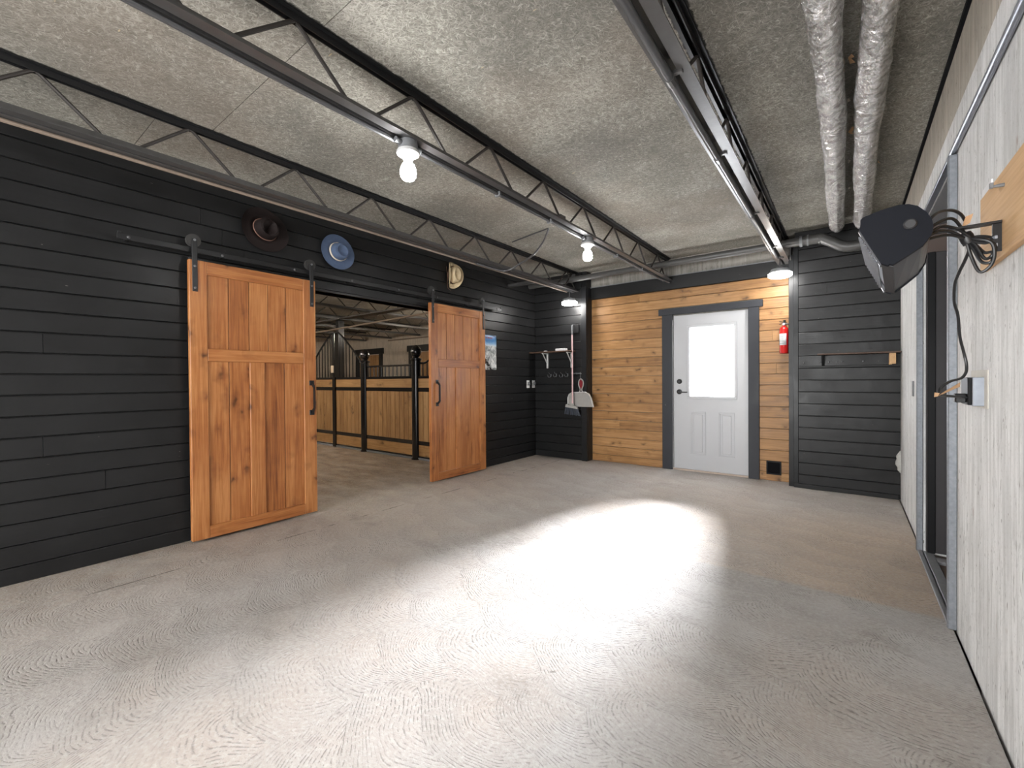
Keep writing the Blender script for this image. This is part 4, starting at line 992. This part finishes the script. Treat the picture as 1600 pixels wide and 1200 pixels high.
cords = [
 [(.205, 2.0, 1.70), (.219, 2.0, 1.727), (.243, 2.03, 1.75), (.275, 2.06, 1.756), (.298, 2.08, 1.744), (.312, 2.1, 1.725)],
 [(.205, 2.0, 1.68), (.219, 2.0, 1.696), (.247, 2.02, 1.717), (.273, 2.04, 1.723), (.292, 2.06, 1.704), (.312, 2.08, 1.665)],
 [(.208, 2.0, 1.67), (.225, 2.0, 1.685), (.25, 2.03, 1.70), (.285, 2.05, 1.69), (.318, 2.07, 1.662)],
 [(.205, 2.0, 1.665), (.219, 2.0, 1.672), (.243, 2.03, 1.687), (.274, 2.05, 1.681), (.312, 2.08, 1.657)],
 [(.205, 2.01, 1.658), (.235, 2.03, 1.668), (.27, 2.05, 1.672), (.305, 2.07, 1.66)],
 [(.312, 2.08, 1.657), (.334, 2.08, 1.661), (.357, 2.07, 1.654), (.367, 2.06, 1.643), (.355, 2.06, 1.632), (.33, 2.07, 1.643), (.312, 2.08, 1.653)],
 [(.312, 2.08, 1.653), (.323, 2.08, 1.6), (.341, 2.07, 1.543), (.364, 2.06, 1.557), (.371, 2.05, 1.592), (.364, 2.05, 1.628), (.339, 2.06, 1.647), (.312, 2.08, 1.661)],
 [(.315, 2.08, 1.661), (.333, 2.07, 1.627), (.35, 2.06, 1.583), (.366, 2.06, 1.588), (.372, 2.05, 1.615), (.358, 2.06, 1.639), (.327, 2.07, 1.654)],
 [(.31, 2.09, 1.655), (.33, 2.085, 1.64), (.352, 2.075, 1.605), (.368, 2.065, 1.60), (.366, 2.06, 1.57), (.345, 2.07, 1.575), (.325, 2.08, 1.63), (.31, 2.09, 1.66)],
 [(.309, 2.08, 1.662), (.321, 2.1, 1.628), (.317, 2.13, 1.599), (.31, 2.18, 1.569), (.305, 2.22, 1.539), (.308, 2.26, 1.50), (.315, 2.3, 1.470), (.328, 2.33, 1.428), (.339, 2.37, 1.352), (.355, 2.4, 1.287), (.361, 2.4, 1.246), (.358, 2.39, 1.217), (.344, 2.38, 1.195), (.308, 2.33, 1.183), (.278, 2.28, 1.162), (.268, 2.25, 1.138), (.284, 2.28, 1.130), (.338, 2.35, 1.124), (.362, 2.39, 1.121)],
]
m = MB()
for c in cords: m.tube(smooth_path(c, 7), .0048, 8)
cdm = m.build('power_cord', M['cord'], ht, True)
m = MB(); m.lathe([(.016, -.02), (.019, -.01), (.019, .01), (.016, .02)], (.314, 2.085, 1.66), (.3, 0, -1), 12); m.build('cord_tie', M['cord'], ht, True)
MB().prism([(.276, 2.245, 1.142), (.332, 2.315, 1.179), (.331, 2.315, 1.163), (.262, 2.238, 1.128)], [(.276, 2.249, 1.142), (.332, 2.319, 1.179), (.331, 2.319, 1.163), (.262, 2.242, 1.128)]).prism([(.262, 2.236, 1.128), (.252, 2.230, 1.126), (.253, 2.230, 1.143), (.268, 2.240, 1.140)], [(.262, 2.24, 1.128), (.252, 2.234, 1.126), (.253, 2.234, 1.143), (.268, 2.244, 1.140)]).build('warning_tag', M['paper'], ht)
MB().prism([(.302, 2.09, 1.70), (.322, 2.09, 1.712), (.330, 2.09, 1.742), (.312, 2.09, 1.735)], [(.302, 2.093, 1.70), (.322, 2.093, 1.712), (.330, 2.093, 1.742), (.312, 2.093, 1.735)]).build('cord_tape', M['paper'], ht)
ob_ = thing('socket_box', 'surface socket box with a black face on the right concrete wall below the heater', 'outlet', (R, 2.44, 1.09))
MB().cbox(R-.034, 2.382, 1.088, R-.0005, 2.50, 1.198, .002).build('steel_box', M['galv'], ob_)
MB().cbox(R-.046, 2.386, 1.092, R-.034, 2.505, 1.196, .002).build('face_plate', M['blackpl'], ob_)
MB().cbox(R-.078, 2.40, 1.10, R-.046, 2.44, 1.135, .004).build('plug', M['cord'], ob_)
MB().cbox(R-.003, 2.33, 1.08, R-.0002, 2.60, 1.225, .0005).build('backing_patch', plain('pale_patch', (.62, .60, .55), .8), ob_)

# ------------------------------------------------------------------ stall fronts in the barn
YS = 4.42
def finial_post(x, label, zt=1.54):
    t = thing('stall_post', label, 'post', (x, YS, 0), 'glossy black stall posts with finials')
    MB().tube([(x, YS, .0), (x, YS, zt)], .072, 20).build('post', M['gloss'], t, True)
    MB().lathe([(.078, zt-.03), (.086, zt-.02), (.086, zt), (.055, zt+.01), (.045, zt+.03)], (x, YS, 0), (0, 0, 1), 20).build('collar', M['gloss'], t, True)
    MB().lathe([(.04, zt+.02), (.066, zt+.05), (.082, zt+.09), (.078, zt+.135), (.055, zt+.175), (.025, zt+.20), (.004, zt+.21)], (x, YS, 0), (0, 0, 1), 20).build('finial', M['gloss'], t, True)
    MB().lathe([(.085, 0), (.085, .012), (.068, .016), (.068, .05)], (x, YS, 0), (0, 0, 1), 20).build('foot_collar', M['gloss'], t, True)
PXs = [-3.88, -5.24, -6.575, -9.45]
finial_post(-5.24, 'thick glossy black finial post in the gap beside the far sliding door')
finial_post(-6.575, 'glossy black finial post in the middle of the barn opening')
finial_post(-8.50, 'glossy black finial post behind the near sliding door')
def front(x0, x1, label, curve, postw=.06):
    """wood filled panel between two posts, barred grille on top; curve(x) = height of the grille's top rail"""
    t = thing('stall_partition', label, 'stall front', ((x0+x1)/2, YS, 0), 'stall fronts of tan boards under barred grilles')
    a, b = x0+postw, x1-postw
    for nm, z0, z1 in (('grille_base_rail', 1.235, 1.275), ('middle_rail', 1.035, 1.095), ('lower_rail', .225, .285), ('bottom_rail', .015, .055)):
        MB().cbox(a, YS-.026, z0, b, YS+.026, z1, .004).build(nm, M['gloss'], t)
    if True: MB().cbox(a, YS-.030, .0, b, YS-.02, .03, .002).build('sill_channel', M['galv'], t)
    MB().cbox(a, YS-.018, 1.095, b, YS+.018, 1.235, .002).build('upper_board', M['stX'], t)
    MB().cbox(a, YS-.018, .055, b, YS+.018, .225, .002).build('lower_board', M['stX'], t)
    k = max(2, round((b-a)/.115)); wd = (b-a)/k
    MB().box(a, YS-.004, .28, b, YS+.004, 1.04).build('backing', M['hole'], t)
    for i in range(k): MB().cbox(a+wd*i+.004, YS-.018, .285, a+wd*(i+1)-.004, YS+.018, 1.035, .001).build('plank', M['stZ'], t)
    pts = [(a+(b-a)*i/24, YS, curve(a+(b-a)*i/24)) for i in range(25)]
    MB().tube(pts, .016, 8).build('top_rail', M['gloss'], t, True)
    k = max(2, round((b-a)/.098)); wd = (b-a)/k
    for i in range(1, k):
        x = a+wd*i; MB().tube([(x, YS, 1.27), (x, YS, curve(x))], .009, 7).build('grille_bar', M['gloss'], t, True)
    return t
front(-6.575, -5.24, 'stall front with a low flat grille between the two finial posts', lambda x: 1.445)
PEAK = -7.50
def wave(x):
    d = abs(x-PEAK); u = min(1, max(0, (d-.12)/.78)); return 2.085-.62*(u**1.15)*(1 if u < 1 else 1)
front(-7.50, -6.575, 'stall front whose grille sweeps up from the middle finial post to the peak', wave, .05)
front(-8.50, -7.50, 'stall front whose grille sweeps down from the peak to the left', wave, .05)
front(-5.24, -3.99, 'stall front behind the far sliding door, grille rising to the right', lambda x: 1.465+.45*max(0, (x+5.05)/.9)**1.1 if x < -4.15 else 1.915)
pk = thing('square_post', 'square black post under the peak of the swept grille', 'post', (-7.5, YS, 0))
MB().cbox(-7.545, YS-.04, 0, -7.455, YS+.04, 2.09, .004).build('shaft', M['gloss'], pk)
MB().cbox(-7.560, YS-.055, 1.36, -7.475, YS-.041, 1.49, .002).build('paper_note', plain('beige_note', (.62, .50, .38), .7), pk)
co = thing('steel_column', 'tall black steel column rising to the roof girder behind the swept grille', 'column', (-8.12, 4.9, 0))
MB().cbox(-8.19, 4.84, 0, -8.07, 4.96, 2.42, .004).build('shaft', M['gloss'], co)
MB().cbox(-8.32, 4.74, 2.42, -7.92, 5.06, 2.44, .003).build('cap_plate', M['steel'], co)
gd = thing('roof_girder', 'dark steel girder crossing the barn on top of the column', 'girder', (-9, 4.9, 2.44))
MB().box(-14.1, 4.81, 2.442, L-.17, 4.99, 2.456).build('bottom_flange', M['rod'], gd)
MB().box(-14.1, 4.892, 2.456, L-.17, 4.908, 2.486).build('web', M['rod'], gd)
tag(MB().tube([(L-.17, 4.84, 2.33), (-8.03, 4.84, 2.255), (-14.1, 4.84, 2.16)], .016, 8).build('pipe', M['tanstrip'], None, True), 'thin pale tan pipe slung across the barn past the column', 'pipe')
# barn back wall: cased stall doors and kickboards
def barn_opening(x0, x1, label):
    t = thing('stall_door', label, 'door', ((x0+x1)/2, 8.45, 0), 'cased doors in the barn back wall')
    MB().cbox(x0-.08, 8.405, 2.06, x1+.08, 8.45, 2.24, .003).build('head_casing', M['bpX'], t)
    MB().cbox(x0-.02, 8.415, 0, x0+.14, 8.449, 2.06, .003).build('side_casing', M['bpZ'], t); MB().cbox(x1-.14, 8.415, 0, x1+.02, 8.449, 2.06, .003).build('side_casing', M['bpZ'], t)
    k = 7; a, b = x0+.14, x1-.14; wd = (b-a)/k
    for i in range(k):
        MB().cbox(a+wd*i+.002, 8.425, .02, a+wd*(i+1)-.002, 8.449, 2.03, .003).build('door_board', M['stZ'], t)
barn_opening(-13.0, -11.62, 'cased plank door in the barn back wall, left of the middle finial post')
barn_opening(-10.30, -8.95, 'cased plank door in the barn back wall, right of the middle finial post')
kb = struct(MB().box(-14.1, 8.41, 0, -13.1, 8.449, 1.25).box(-11.55, 8.41, 0, -10.38, 8.449, 1.25).box(-8.87, 8.41, 0, L-.17, 8.449, 1.25).build('baseboard_barn', M['stX']))
tag(MB().cbox(-11.3, 8.42, 2.43, L-.17, 8.449, 2.47, .002).build('wall_rail', M['tanstrip']), 'pale rail along the top of the barn back wall', 'rail')
